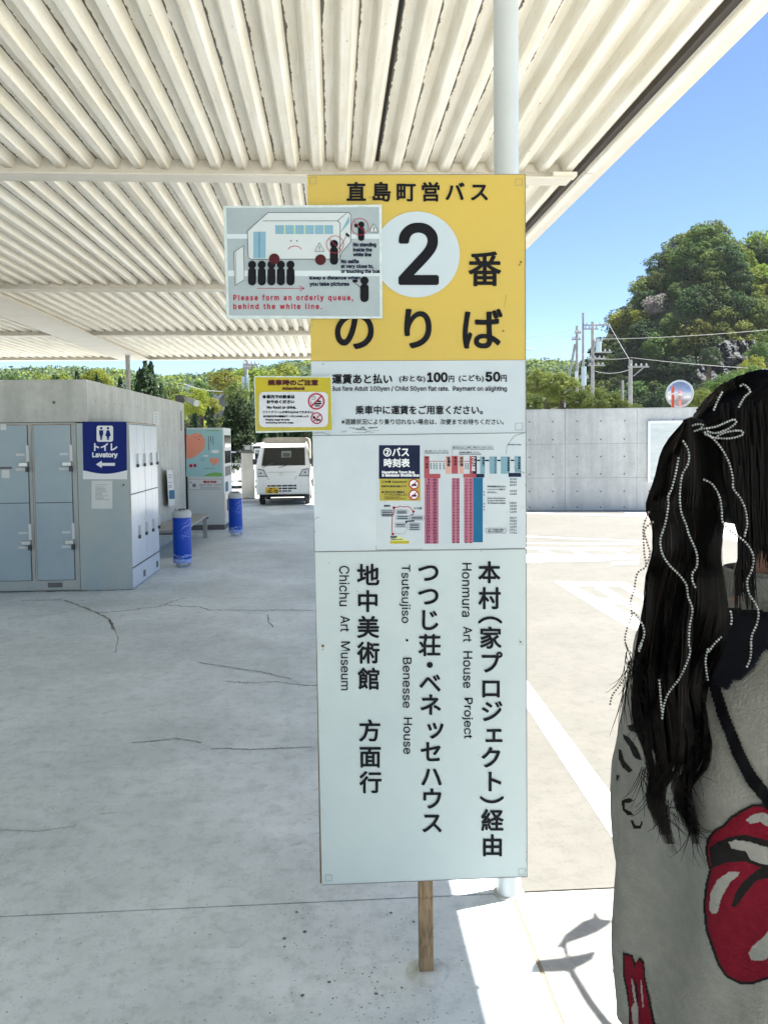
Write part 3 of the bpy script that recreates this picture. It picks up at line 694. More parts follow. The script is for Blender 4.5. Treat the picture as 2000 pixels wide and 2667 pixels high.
B(VX1 + .001, VX1 + .02, VY + .3, VY1 - .2, .35, .58).build('delivery_hatch', M['dgrey'], vm)
vf = lambda u, v, d=0.0: AY(u, v, VY - .002 - d)
V1 = zmap(300 / 1580, 400, 1080, vf)
rect(mb := MB(), 450, 200, 945, 850, V1, .001); mb.build('poster_sheet', M['p_blue'], vm)
mb = MB(); big = [(450, 262), (478, 268), (500, 290), (530, 268), (570, 252), (610, 250), (650, 262), (685, 300), (708, 340), (710, 400), (700, 450), (665, 505), (610, 550), (550, 585), (500, 602), (455, 605)]
mb.prism(big[::-1], V1, .002); mb.prism([(770, 600), (800, 590), (830, 605), (860, 590), (895, 600), (905, 625), (895, 660), (860, 675), (845, 695), (820, 698), (810, 675), (780, 655), (768, 625)][::-1], V1, .002); mb.build('poster_shape', M['p_peach'], vm)
mb = MB(); mb.prism([(680, 845), (760, 808), (850, 790), (945, 800), (945, 848)][::-1], V1, .002); rect(mb, 715, 215, 905, 225, V1, .002); mb.build('poster_hill', M['p_green'], vm)
mb = MB(); mb.prism(circ(848, 505, 55, 20, 24), V1, .002); mb.prism(circ(720, 565, 35, 12, 12), V1, .002); mb.build('poster_cloud', M['inkw'], vm)
mb = MB()
for x, n in ((758, 16), (788, 7), (818, 10)):
    for i in range(n): rect(mb, x - 5, 298 + i * 12, x + 5, 307 + i * 12, V1, .002)
line(mb, [(568, 315), (592, 312)], 4, V1, .003); line(mb, [(622, 298), (640, 295), (655, 285)], 4, V1, .003); mb.prism(circ(626, 338, 8, 8), V1, .003)
rect(mb, 690, 734, 840, 738, V1, .002); rect(mb, 640, 600, 710, 603, V1, .002); rect(mb, 640, 625, 700, 628, V1, .002); mb.build('poster_print', M['ink'], vm)
mb = MB(); mb.prism(circ(515, 700, 24, 16), V1, .002); mb.prism(circ(570, 698, 24, 16), V1, .002); mb.build('poster_badge', M['inkr'], vm)
mb = MB(); mb.prism(rrect(482, 882, 944, 1030, 14), V1, .001); mb.build('phone_label_frame', M['edge'], vm)
mb = MB(); mb.prism(rrect(486, 886, 940, 1026, 12), V1, .0015); mb.build('phone_label', M['paper'], vm)
mb = MB(); text_box(mb, '電話相談', 685, 905, 868, 938, V1, 1.5, .003); mb.build('lettering', M['inkr'], vm)
mb = MB(); text_box(mb, '(087) 892-2299', 630, 952, 928, 984, V1, 1.0, .003); rect(mb, 640, 1000, 920, 1010, V1, .003); mb.prism(circ(560, 970, 28, 14), V1, .003); mb.prism(circ(515, 930, 12, 10), V1, .003); mb.build('lettering', M['inkg'], vm)

# ================================================================== BUS STOP SIGN
YS = 2.50
sf = lambda u, v, d=0.0: AY(u, v, YS) + Vector((0, -d, 0))
bs = thing('bus_stop_sign', (0.27, 2.545, 0), 'tall yellow and white bus stop sign board number 2 on a short timber post', 'bus stop sign')
def sheet(name, P, m, th=(-.004, 0.0), parent=None): return MB().prism(P, sf, th).build(name, m, parent or bs)
# backing board and battens
MB().prism([(834, 2303), (1369, 2282), (1365, 456), (804, 459)], sf, (-.014, -.0045)).build('backing_board', M['edge_y'], bs)
p = AY(1108, 2400, 2.56)
B(p.x - .0225, p.x + .0225, 2.535, 2.575, 0.0, 2.45).build('post', M['wood'], bs)
B(p.x - .021, p.x + .021, 2.5335, 2.5348, 0.10, .26).build('post_stain', M['wood'], bs)
ft = MB(); ft.lathe([(.072, .0005), (.066, .005), (.050, .010), (.030, .014)], (p.x, 2.555, 0), 28)
ft.v = [(x + .006 * math.sin(9 * y + 4), y * 1 + .004 * math.sin(40 * x), z) for x, y, z in ft.v]
ft.build('mortar_footing', M['mortar'], bs, smooth=True)
def lerp(a, b, t): return a + (b - a) * t
def Lx(y): return 800 + (y - 455) * (38.5 / 1852)       # left edge of the board
def Rx(y): return 1368 + (y - 452) * (5.0 / 1833)
def band(y0l, y0r, y1l, y1r): return [(Lx(y1l), y1l), (Rx(y1r), y1r), (Rx(y0r), y0r), (Lx(y0l), y0l)]
sheet('yellow_panel', band(455, 453, 940, 937), M['sign_y'])
sheet('fare_panel', band(941, 938, 1134, 1126.5), M['sign_w'])
sheet('timetable_panel', band(1135.5, 1128, 1436, 1428), M['sign_t'], (-.004, .0006))
sheet('direction_panel', band(1438.5, 1430.5, 2306, 2284), M['sign_w2'])
mb = MB()
line(mb, [(Lx(1134.5), 1134.7), (1100, 1130.5), (Rx(1127), 1127.2)], 1.6, sf, .0012); line(mb, [(Lx(1437), 1437.2), (Rx(1429), 1429.4)], 2.2, sf, .0014)
line(mb, [(Lx(460), 456), (Rx(456), 454)], 1.6, sf, .0012); line(mb, [(1367.2, 456), (1368.2, 937)], 1.8, sf, .0012); line(mb, [(Rx(940) - 1, 940), (Rx(2284) - 1, 2284)], 1.4, sf, .0013)
line(mb, [(839, 2304.5), (1372, 2283)], 1.6, sf, .0012)
mb.build('panel_edge', M['edge'], bs)
for (x, y, s_) in ((807, 462, 17), (1342, 466, 17), (1342, 1102, 18), (848, 2278, 16), (1350, 2262, 16)):
    mb = MB(); line(mb, [(x, y), (x + s_, y), (x + s_, y + s_), (x, y + s_), (x, y)], 1.0, sf, .0009); mb.build('corner_tape', M['inkg'], bs)
sheet('white_disc', circ(1085, 663, 112, 64)[::-1], M['disc_w'], .0012)
# tape and clear sheets over the timetable
sheet('clear_sheet', [(979, 1432), (1366, 1426), (1366, 1150), (1340, 1136), (979, 1136)], M['sheet'], .0010)
mb = MB(); line(mb, [(980, 1420), (980, 1432), (1100, 1430)], 1.2, sf, .0013); line(mb, [(818, 1352), (819, 1436)], 1.5, sf, .0013); line(mb, [(819, 1352), (832, 1346)], 1.2, sf, .0013)
line(mb, [(1252, 1437), (1252, 1430), (1366, 1428)], 1.2, sf, .0016); line(mb, [(1317, 1182), (1320, 1160), (1338, 1136), (1366, 1127)], 1.1, sf, .0014)
line(mb, [(1339, 1215), (1345, 1224), (1366, 1232)], 1.6, sf, .0024); line(mb, [(812, 1128), (840, 1127), (860, 1133)], 1.3, sf, .0012)
mb.build('sheet_edge', M['edge'], bs)
mb = MB(); rd = random.Random(11)
for (x, y, r) in ((1356, 683, 3.2), (1352, 690, 2.4), (1310, 862, 2.6), (1318, 771, 1.2), (841, 1682, 4.0), (841, 1692, 1.6), (1355, 1672, 2.5), (842, 936 + 12, 1.8), (930, 1540, 1.2), (1245, 1965, 1.0), (856, 1466, 1.1)): mb.prism(circ(x, y, r, 10), sf, .0014)
for k in range(26):
    t = rd.random(); y = 470 + 1800 * t; x = (Lx(y) + rd.uniform(1, 5)) if rd.random() < .6 else (Rx(y) - rd.uniform(1, 5)); mb.prism(circ(x, y, rd.uniform(.6, 1.6), 7), sf, .0014)
line(mb, [(1318, 772), (1312, 800)], .8, sf, .0013); line(mb, [(905, 512), (945, 514)], 1.2, sf, .0013); line(mb, [(960, 513), (975, 516), (990, 515)], 1.6, sf, .0013)
for k in range(6): mb.prism(circ(1355 + rd.uniform(-6, 8), 1672 + rd.uniform(-8, 8), .9, 6), sf, .0014)
mb.build('dirt_spot', M['edge_y'], bs)
mb = MB()
for k in range(9): x = 905 + rd.uniform(0, 60); y = 1116 + rd.uniform(-3, 3); line(mb, [(x, y), (x + rd.uniform(8, 26), y + rd.uniform(-2, 2))], rd.uniform(1, 3), sf, .0011)
for k in range(9): x = rd.uniform(820, 1000); line(mb, [(x, 1124 + rd.uniform(-3, 4)), (x + rd.uniform(5, 20), 1124 + rd.uniform(-3, 4))], .7, sf, .0011)
mb.build('scuff', M['edge'], bs)
# main lettering
mb = MB(); D = .002
text_col(mb, '直島町営バス', [(928, 501), (993, 501), (1057, 501), (1121, 501), (1184, 501), (1248, 501)], 56, sf, 1.5, D)
text_box(mb, '2', 1042, 585, 1138, 738, sf, 5.0, D, res=12)
text_box(mb, '番', 1221, 657, 1303, 744, sf, 2.0, D); text_box(mb, 'の', 875, 817, 971, 907, sf, 2.6, D, res=6); text_box(mb, 'り', 1055, 807, 1121, 905, sf, 2.8, D, res=6); text_box(mb, 'ば', 1207, 807, 1306, 906, sf, 2.6, D, res=6)
Z5 = zmap(.3617, 800, 930, sf)
text_box(mb, '運賃あと払い', 182, 124, 610, 192, Z5, 2.4, D); text_box(mb, '(おとな)', 664, 134, 848, 184, Z5, 1.2, D); text_box(mb, '100', 866, 114, 1006, 178, Z5, 4.2, D)
text_box(mb, '円', 1018, 136, 1056, 181, Z5, 1.2, D); text_box(mb, '(こども)', 1092, 130, 1268, 181, Z5, 1.2, D); text_box(mb, '50', 1286, 110, 1385, 174, Z5, 4.2, D); text_box(mb, '円', 1394, 130, 1434, 176, Z5, 1.2, D)
text_box(mb, 'Bus fare Adult 100yen / Child 50yen flat rate.  Payment on alighting', 177, 210, 1435, 252, Z5, .8, D)
text_box(mb, '乗車中に運賃をご用意ください。', 350, 350, 1262, 412, Z5, 1.6, D); text_box(mb, '※混雑状況により乗り切れない場合は、次便までお待ちください。', 248, 446, 1413, 486, Z5, .5, D)
Z4 = zmap(.4295, 800, 1400, sf)
text_col(mb, '本村（家プロジェクト）経由', [(1103, 213), (1105, 370), (1108, 500), (1110, 610), (1112, 760), (1113, 915), (1118, 1055), (1120, 1190), (1115, 1335), (1125, 1480), (1118, 1588), (1122, 1715), (1122, 1868)], 148, Z4, 3.4, D)
text_col(mb, 'つつじ荘・ベネッセハウス', [(735, 212), (735, 355), (738, 500), (742, 655), (743, 775), (745, 885), (748, 1015), (764, 1160), (752, 1300), (753, 1450), (757, 1585), (757, 1730)], 148, Z4, 3.4, D)
text_col(mb, '地中美術館方面行', [(370, 228), (368, 388), (370, 545), (372, 700), (375, 858), (380, 1172), (382, 1330), (385, 1485)], 148, Z4, 3.4, D)
for s_, b_ in (('Honmura', (938, 155, 995, 480)), ('Art', (945, 540, 998, 632)), ('House', (945, 690, 1000, 912)), ('Project', (938, 972, 1003, 1218)), ('Tsutsujiso', (560, 165, 625, 518)), ('Benesse', (580, 728, 632, 1032)), ('House', (584, 1092, 636, 1312)), ('Chichu', (195, 172, 256, 415)), ('Art', (203, 475, 258, 570)), ('Museum', (205, 630, 260, 925))):
    text_box(mb, s_, *b_, Z4, .6, D, rot=True)
mb.prism(circ(605, 622, 8, 12), Z4, D)
mb.build('lettering', M['ink'], bs)
# timetable print
ZT = zmap(.2411, 980, 1130, sf); D1, D2 = .0016, .0023
def tt(m, rects, name='print_block'):
    for r_ in rects:
        mb = MB(); rect(mb, *r_, ZT, D1); mb.build(name, M[m], bs)
tt('tt_navy', [(28, 122, 470, 485), (1040, 240, 1082, 432), (1075, 432, 1165, 472), (1425, 422, 1562, 465)])
tt('n_yel', [(36, 486, 474, 722), (150, 1155, 352, 1186)])
tt('tt_pink', [(520, 481, 670, 1185), (815, 478, 897, 1180), (945, 478, 1045, 1175)])
tt('tt_red', [(515, 240, 572, 431), (515, 432, 690, 480), (812, 238, 880, 430), (1007, 240, 1039, 431), (937, 432, 1074, 474)])
tt('tt_peach', [(747, 240, 805, 430), (893, 240, 943, 430)]); tt('tt_blue', [(1046, 475, 1148, 1170)])
tt('tt_cyan', [(1120, 245, 1170, 430), (1220, 245, 1300, 430), (1342, 245, 1440, 430), (1490, 240, 1560, 420)])
mb = MB(); mb.prism([(235, 1100), (352, 1154), (150, 1154)][::-1], ZT, D1); mb.build('print_block', M['n_yg'], bs)
mb = MB()
text_box(mb, '②バス', 78, 150, 350, 242, ZT, 3, D2); text_box(mb, '時刻表', 83, 268, 358, 358, ZT, 3, D2); text_box(mb, 'Naoshima Town Bus', 62, 400, 410, 426, ZT, 2.2, D2); text_box(mb, '& Benesse Shuttle Bus', 62, 432, 460, 460, ZT, 2.2, D2)
for cx_, cy_ in ((405, 543), (405, 658)): mb.prism(circ(cx_, cy_, 50, 24), ZT, .002)
text_col(mb, 'つつじ荘', [(1046, 262), (1046, 302), (1046, 342), (1046, 382)], 44, ZT, 1.5, D2)
mb.build('lettering', M['inkw'], bs)
mb = MB()
for cx_, cy_ in ((405, 543), (405, 658)): ring(mb, cx_, cy_, 44, 56, ZT, .003); line(mb, [(cx_ + 34, cy_ - 34), (cx_ - 34, cy_ + 34)], 9, ZT, .0031)
line(mb, [(170, 1060), (168, 990), (172, 900), (190, 830), (195, 795), (240, 790), (250, 778), (290, 790), (340, 785), (370, 800), (395, 835)], 7, ZT, D2)
mb.prism(circ(190, 797, 15, 14), ZT, D2); mb.prism(circ(178, 1080, 15, 14), ZT, D2); mb.prism(circ(400, 838, 13, 14), ZT, D2)
line(mb, [(572, 296), (1007, 296)], 6, ZT, .0012)
tag(mb.build('print_line', M['inkr'], bs), kind='stuff')
mb = MB()
for cx_, cy_ in ((405, 543), (405, 658)): mb.prism([(cx_ - 30, cy_ + 20), (cx_ - 20, cy_), (cx_ + 5, cy_ - 8), (cx_ + 28, cy_ + 4), (cx_ + 30, cy_ + 20)][::-1], ZT, .0026)
text_box(mb, 'ご注意 Attention!!', 58, 506, 325, 527, ZT, 1, D2); text_box(mb, '◆車内の飲食は禁止です', 55, 556, 325, 577, ZT, .8, D2); text_box(mb, '◆介助犬以外の動物は', 55, 618, 305, 640, ZT, .8, D2)
text_box(mb, 'ケージにいれましょう', 88, 645, 330, 667, ZT, .8, D2); text_box(mb, 'Please cage all pets', 88, 676, 255, 690, ZT, .5, D2); text_box(mb, 'excluding service animals', 88, 694, 315, 708, ZT, .5, D2)
hrs = '9:06 9:45 10:00 10:30 11:06 11:25 12:00 12:12 12:40 13:03 13:30 13:55 14:23 14:48 15:34 15:53 16:30 16:53 17:30 18:12 19:15 20:45'.split()
h2 = '9:12 9:51 10:06 10:36 11:12 11:31 12:06 12:20 12:48 13:11 13:38 14:03 14:29 14:56 15:40 16:01 16:38 16:59 17:36 18:17 19:20 20:50'.split()
h3 = '9:19 9:56 10:13 10:43 11:19 11:38 12:13 12:27 12:56 13:18 13:43 14:10 14:36 15:03 15:47 16:08 16:43 17:06 17:43 18:22 19:25 20:56'.split()
for i, s_ in enumerate(hrs):
    y = 494 + i * 32.2; a, b_ = s_.split(':')
    text_box(mb, a, 540 if len(a) > 1 else 556, y - 10, 575, y + 11, ZT, 1.4, D2); text_box(mb, b_, 612, y - 10, 648, y + 11, ZT, 1.4, D2); rect(mb, 591, y - 5, 595, y - 1, ZT, D2); rect(mb, 591, y + 5, 595, y + 9, ZT, D2)
    for hh, xa, xb in ((h2, 822, 868), (h3, 958, 1006)):
        a, b_ = hh[i].split(':'); text_box(mb, a, xa if len(a) > 1 else xa + 10, y - 9, xa + 22, y + 9, ZT, .8, D2); text_box(mb, b_, xb, y - 9, xb + 24, y + 9, ZT, .8, D2)
    if i in (4, 5, 8, 9, 10): mb.prism(circ(1162, y + 4, 7, 8), ZT, D2)
for i, s_ in ((0, '9:22'), (1, '10:12'), (2, '10:37'), (4, '11:22'), (5, '11:52'), (8, '13:07'), (9, '13:32'), (10, '14:02'), (11, '14:29'), (13, '15:17'), (14, '15:42'), (15, '16:22'), (16, '16:59'), (17, '17:12'), (18, '17:42')):
    y = 488 + i * 32.2; text_box(mb, s_, 1440, y - 8, 1512, y + 8, ZT, .8, D2)
text_col(mb, '役場前', [(780, 265), (780, 300), (780, 335)], 38, ZT, 1.2, D2); text_col(mb, '本村港', [(918, 265), (918, 300), (918, 335)], 38, ZT, 1.2, D2); text_col(mb, '宮ノ浦港', [(545, 262), (545, 295), (545, 328), (545, 361)], 26, ZT, .8, D2); text_col(mb, '農協前', [(852, 262), (852, 295), (852, 328)], 26, ZT, .8, D2)
text_col(mb, 'ベネッセハウス', [(1282, 262 + 26 * k_) for k_ in range(7)], 27, ZT, .8, D2); text_col(mb, '李禹煥美術館', [(1425, 262 + 26 * k_) for k_ in range(6)], 26, ZT, .8, D2); text_col(mb, '地中美術館', [(1540, 262 + 27 * k_) for k_ in range(5)], 28, ZT, .8, D2); text_col(mb, '美術館下', [(1155, 262 + 27 * k_) for k_ in range(4)], 26, ZT, .8, D2)
for x in (588, 622, 650, 688, 728, 962, 986):
    for k_ in range(4): rect(mb, x - 5, 318 + 17 * k_, x + 5, 329 + 17 * k_, ZT, D2)
line(mb, [(820, 238), (820, 130), (1250, 130)], 2, ZT, D2); line(mb, [(518, 238), (518, 178)], 2, ZT, D2)
text_box(mb, '家プロジェクト（本村） 本村ラウンジ＆アーカイブ', 828, 138, 1265, 152, ZT, .5, D2); text_box(mb, 'Art House Project, Honmura Lounge & Archive', 828, 157, 1265, 172, ZT, .5, D2)
text_box(mb, '宮ノ浦フェリーターミナル', 530, 176, 775, 193, ZT, .5, D2); text_box(mb, 'Miyanoura Ferry Terminal', 530, 200, 780, 215, ZT, .5, D2); text_box(mb, '本村港小型船ターミナル', 893, 192, 1110, 206, ZT, .5, D2); text_box(mb, 'Honmura Port boat terminal', 893, 211, 1130, 225, ZT, .5, D2)
text_box(mb, '▶Online ticket', 1425, 108, 1560, 124, ZT, .6, D2)
for x0_, x1_ in ((1085, 1118), (1172, 1215), (1302, 1340), (1448, 1486)): rect(mb, x0_, 279, x1_, 294, ZT, D2)
text_box(mb, '地中美術館は休みの日の', 1198, 560, 1392, 578, ZT, .5, D2); text_box(mb, 'シャトルバスの運行が', 1198, 591, 1392, 608, ZT, .5, D2); text_box(mb, 'ありません。', 1198, 622, 1300, 640, ZT, .5, D2)
text_box(mb, 'Buses will not operate', 1198, 688, 1390, 705, ZT, .6, D2); text_box(mb, 'on days when Chichu', 1198, 713, 1390, 730, ZT, .6, D2); text_box(mb, 'Art Museum is closed', 1198, 738, 1390, 755, ZT, .6, D2)
text_box(mb, 'March to September', 1200, 1050, 1368, 1066, ZT, .7, D2); text_box(mb, '3月～9月期の運行', 1200, 1028, 1375, 1044, ZT, .6, D2)
line(mb, [(1188, 1018), (1390, 1018), (1404, 1045), (1390, 1072), (1188, 1072), (1176, 1045), (1188, 1018)], 3, ZT, D2)
for (x0_, y0_, x1_, y1_) in ((45, 818, 190, 878), (210, 820, 340, 858), (212, 880, 355, 924), (360, 885, 512, 932), (198, 962, 325, 1010), (345, 960, 475, 1040)):
    P_ = rrect(x0_, y0_, x1_, y1_, 14, 3); line(mb, P_ + [P_[0]], 2.5, ZT, D2)
    for k_ in range(2 if y1_ - y0_ < 60 else 4): rect(mb, x0_ + 14, y0_ + 10 + 18 * k_, x1_ - 14, y0_ + 19 + 18 * k_, ZT, D2)
text_box(mb, 'つつじ荘', 400, 792, 490, 815, ZT, 1, D2); text_box(mb, '直島港', 82, 768, 150, 786, ZT, 1, D2); text_box(mb, '宮浦港', 152, 1102, 222, 1124, ZT, 1, D2); text_box(mb, 'Miyanoura Port', 160, 1132, 285, 1146, ZT, .8, D2)
line(mb, [(395, 850), (400, 870), (365, 878)], 6, ZT, D2); line(mb, [(410, 940), (350, 942), (315, 945), (330, 965)], 12, ZT, D2)
for k_ in range(12): rect(mb, 200 + k_ * 9, 1076, 205 + k_ * 9, 1079, ZT, D2)
line(mb, [(300, 1070), (322, 1040), (330, 1000)], 2, ZT, D2)
mb.build('lettering', M['inkn'], bs)
mb = MB()
for k_ in range(16):
    a = random.Random(k_); x = a.uniform(1320, 1560); y = a.uniform(800, 1100); line(mb, [(x, y), (x + a.uniform(30, 110), y + a.uniform(-10, 25))], a.uniform(1.5, 5), ZT, .0027)
for k_ in range(10): y = 520 + k_ * 60; line(mb, [(690, y), (800, y - 2)], 1.5, ZT, .0014)
mb.prism([(1320, 430), (1560, 426), (1500, 505), (1240, 500)][::-1], ZT, .00145); tag(mb.build('sheet_crease', M['disc_w'], bs), kind='stuff')

# ---- grey queue notice board fixed over the yellow sign
QY = YS - .012
qf = lambda u, v, d=0.0: AY(u, v, QY) + Vector((0, -d, 0))
c0 = qf(789, 682)
qb = thing('queue_notice_board', tuple(c0), 'grey picture notice with sad white bus about forming an orderly queue', 'notice board')
MB().prism([(591, 830), (996, 829), (994, 533), (582, 537)], qf, (-.008, .001)).build('frame', M['frame_w'], qb)
Z4b = zmap(.5003, 570, 430, qf)
MB().prism([(55, 783), (838, 788), (834, 220), (40, 224)], Z4b, .0018).build('picture_ground', M['n_grey'], qb)
mb = MB(); mb.prism([(42, 384), (836, 384), (836, 360), (42, 360)], Z4b, .0022); mb.build('white_line', M['n_line'], qb); mb = MB(); mb.prism([(46, 579), (838, 579), (838, 550), (46, 550)], Z4b, .0022)
mb.build('white_line', M['n_line'], qb)
busP = [(150, 345), (258, 248), (675, 248), (688, 262), (686, 400), (640, 455), (628, 490), (168, 492), (155, 480)]
mb = MB(); mb.prism(busP[::-1], Z4b, .0026); mb.build('bus_picture', M['n_bus'], qb); mb = MB(); mb.prism([(80, 455), (130, 420), (134, 598), (85, 628)][::-1], Z4b, .0026); mb.build('panel_picture', M['n_bus'], qb)
mb = MB()
for x in (295, 347, 398, 450, 500, 550): rect(mb, x, 314, x + 45, 360, Z4b, .003)
mb.prism([(636, 345), (680, 262), (680, 300), (636, 352)], Z4b, .003); rect(mb, 181, 348, 245, 486, Z4b, .003); mb.build('bus_windows', M['n_blue'], qb)
mb = MB()
for x in (342, 393, 445, 546): rect(mb, x, 314, x + 4, 360, Z4b, .0033)
mb.build('window_trim', M['n_yg'], qb)
mb = MB()
line(mb, busP + [busP[0]], 2.4, Z4b, .0035); line(mb, [(212, 348), (212, 486)], 2, Z4b, .0035); line(mb, [(230, 292), (618, 292), (632, 305), (630, 488)], 2.4, Z4b, .0035); line(mb, [(618, 292), (666, 250)], 2, Z4b, .0035)
line(mb, [(80, 455), (130, 420), (134, 598), (85, 628), (80, 455)], 2, Z4b, .0035); line(mb, [(88, 454), (92, 622)], 1.6, Z4b, .0035)
def fig(mb, x, y, s=1.0):
    mb.prism(circ(x, y, 21 * s, 18), Z4b, .0045); mb.prism(rrect(x - 21 * s, y + 15 * s, x + 21 * s, y + 108 * s, 20 * s), Z4b, .0045)
for x in (175, 225, 275, 324, 374): fig(mb, x, 520)
fig(mb, 758, 603, 1.03)
line(mb, [(740, 640), (705, 612)], 3, Z4b, .0045); rect(mb, 696, 598, 722, 612, Z4b, .0046)
fig(mb, 600, 412, 1.0) ; fig(mb, 741, 312, .78); line(mb, [(715, 320), (735, 335)], 4, Z4b, .0045); rect(mb, 706, 308, 722, 326, Z4b, .0046)
line(mb, [(625, 440), (665, 370)], 2.5, Z4b, .0047); mb.prism([(664, 352), (682, 368), (676, 378), (659, 364)], Z4b, .0047)
rect(mb, 373, 393, 380, 399, Z4b, .0035); rect(mb, 404, 393, 411, 399, Z4b, .0035)
for x, y in ((525, 430), (806, 330)):
    line(mb, [(x, y - 24), (x + 24, y + 20), (x - 24, y + 20), (x, y - 24)], 2.2, Z4b, .0042); rect(mb, x - 2, y - 8, x + 2, y + 8, Z4b, .0042); rect(mb, x - 2, y + 11, x + 2, y + 15, Z4b, .0042)
mb.build('figure_print', M['ink'], qb)
mb = MB()
for x, y in ((525, 430), (806, 330)): mb.prism([(x, y - 22), (x + 22, y + 19), (x - 22, y + 19)][::-1], Z4b, .0038)
mb.build('warning_triangle', M['n_bus'], qb)
mb = MB(); mb.prism(circ(290, 490, 28, 24), Z4b, .0052); mb.build('bus_wheel', M['n_maroon'], qb); mb = MB(); mb.prism(circ(530, 494, 28, 24), Z4b, .0044); mb.build('bus_wheel', M['n_maroon'], qb)
mb = MB(); ring(mb, 605, 415, 43, 46, Z4b, .0054); ring(mb, 734, 323, 42, 45, Z4b, .0054); line(mb, [(572, 384), (638, 447)], 2.6, Z4b, .0054); line(mb, [(704, 294), (764, 353)], 2.6, Z4b, .0054)
line(mb, [(360, 440), (372, 428), (395, 422), (418, 427), (430, 440)], 3.4, Z4b, .0038); line(mb, [(198, 643), (446, 643)], 2.6, Z4b, .0038); line(mb, [(418, 628), (446, 643), (420, 658)], 2.6, Z4b, .0038); mb.build('red_print', M['inkr'], qb)
mb = MB(); text_box(mb, '~Please form an orderly queue,', 78, 676, 698, 712, Z4b, 1.3, .003); text_box(mb, '~behind the white line.', 78, 722, 536, 750, Z4b, 1.3, .003); mb.build('red_lettering', M['inkr'], qb)
mb = MB()
for s_, x0_, y0_, x1_, y1_ in (('No standing', 700, 406, 818, 430), ('inside the', 700, 433, 796, 451), ('white line', 700, 458, 793, 476), ('No selfie', 637, 493, 728, 512), ('at very close to,', 637, 519, 804, 541), ('or touching the bus', 637, 545, 836, 567), ('Keep a distance when', 474, 580, 735, 600), ('you take pictures', 474, 610, 678, 634)):
    text_box(mb, s_, x0_, y0_, x1_, y1_, Z4b, 1.4, .004)
mb.build('lettering', M['inkn'], qb)

# ---- yellow attention notice on the left edge
AYY = YS - .010
af = lambda u, v, d=0.0: AY(u, v, AYY) + Vector((0, -d, 0))
c0 = af(763, 1052)
ab = thing('attention_notice', tuple(c0), 'small yellow attention notice against food and pets, left edge of the big sign', 'notice')
Z2 = zmap(.19442, 650, 920, af)
MB().prism([(85, 1068), (1110, 1040), (1108, 312), (62, 306)], Z2, (-.006, .001)).build('frame', M['frame_w'], ab)
MB().prism([(92, 1044), (1104, 1030), (1088, 326), (76, 322)], Z2, .0015).build('yellow_ground', M['n_yel'], ab)
mb = MB(); mb.prism(rrect(130, 518, 1052, 990, 70), Z2, .002); mb.build('white_field', M['n_blank'], ab)
mb = MB(); text_box(mb, '乗車時のご注意', 252, 358, 916, 430, Z2, 5, .0026); text_box(mb, 'Attention!!', 440, 456, 735, 490, Z2, 4, .0026); mb.build('title_lettering', M['n_maroon'], ab)
mb = MB()
for s_, x0_, y0_, x1_, y1_, bo in (('◆車内での飲食は', 175, 560, 605, 608, 3.5), ('おやめください', 235, 630, 600, 672, 3.5), ('No food or drink.', 238, 708, 628, 742, 3), ('ソフトクリームの持ち込みはできません!', 180, 772, 855, 806, 1.5), ('◆介助犬以外の動物はケージにいれましょう', 185, 832, 788, 860, 2.2), ('Please cage all pets', 220, 880, 538, 908, 2), ('excluding service dogs.', 220, 920, 595, 945, 2)):
    text_box(mb, s_, x0_, y0_, x1_, y1_, Z2, bo, .0028)
mb.prism([(830, 610), (870, 560), (905, 590), (890, 650), (860, 690)][::-1], Z2, .0024) if False else None
mb.prism([(885, 655), (905, 635), (945, 632), (968, 655)][::-1], Z2, .003); mb.prism([(870, 668), (965, 662), (960, 685), (875, 690)][::-1], Z2, .003); mb.prism([(875, 700), (945, 696), (940, 714), (880, 716)][::-1], Z2, .003)
line(mb, [(820, 640), (835, 700), (875, 700)], 6, Z2, .003); line(mb, [(828, 600), (870, 570), (885, 610), (830, 625)], 6, Z2, .003)
mb.prism([(895, 880), (950, 885), (955, 920), (940, 905), (905, 905), (895, 925)][::-1], Z2, .003); mb.prism([(850, 840), (880, 845), (885, 880), (850, 875)][::-1], Z2, .003)
mb.build('lettering', M['ink'], ab)
mb = MB(); ring(mb, 895, 645, 92, 112, Z2, .0032); line(mb, [(960, 580), (830, 710)], 20, Z2, .0034); ring(mb, 900, 870, 64, 79, Z2, .0032); line(mb, [(945, 825), (855, 915)], 15, Z2, .0034); mb.build('ban_circle', M['inkr'], ab)

# ================================================================== YARD WALL, MIRROR, BOARD
WY0, WY1 = 19.0, 18.55
def wy(x): return WY0 + (x - 4.56) * ((WY1 - WY0) / (7.33 - 4.56))
wth = math.atan2(WY1 - WY0, 7.33 - 4.56); wl = thing('yard_wall', (8.0, wy(8.0) + .1, 0), 'long pale cast concrete wall across the sunny yard with rows of tie holes', 'wall')
ct, st_ = math.cos(wth), math.sin(wth)
def wfn(u, v, d=0.0):   # u: metres along wall from x=4.56, v: height, d: in front
    return Vector((4.56 + u * ct + d * st_, WY0 + u * st_ - d * ct, v))
mb = MB(); mb.prism([(-2.38, 0), (12, 0), (12, 2.38), (-2.38, 2.38)], wfn, (-.22, -.031)); mb.build('wall_core', M['jointd'], wl)
UJ = [-6.92 + 1.66 * 0 - .74, ]
u = .93 - 1.66 * 2; cols_ = []
while u < 11.5: cols_.append((u, u + 1.66)); u += 1.66
zr = [(0.0, .78), (.78, 1.585), (1.585, 2.40)]
for (a, b_) in cols_:
    for (z0, z1) in zr:
        MB().prism([(a + .003, z0 + .002), (b_ - .003, z0 + .002), (b_ - .003, z1 - .003), (a + .003, z1 - .003)], wfn, (-.03, random.uniform(-.0015, .0015))).build('panel', M['wallc2'], wl)
mb = MB(); k = 0
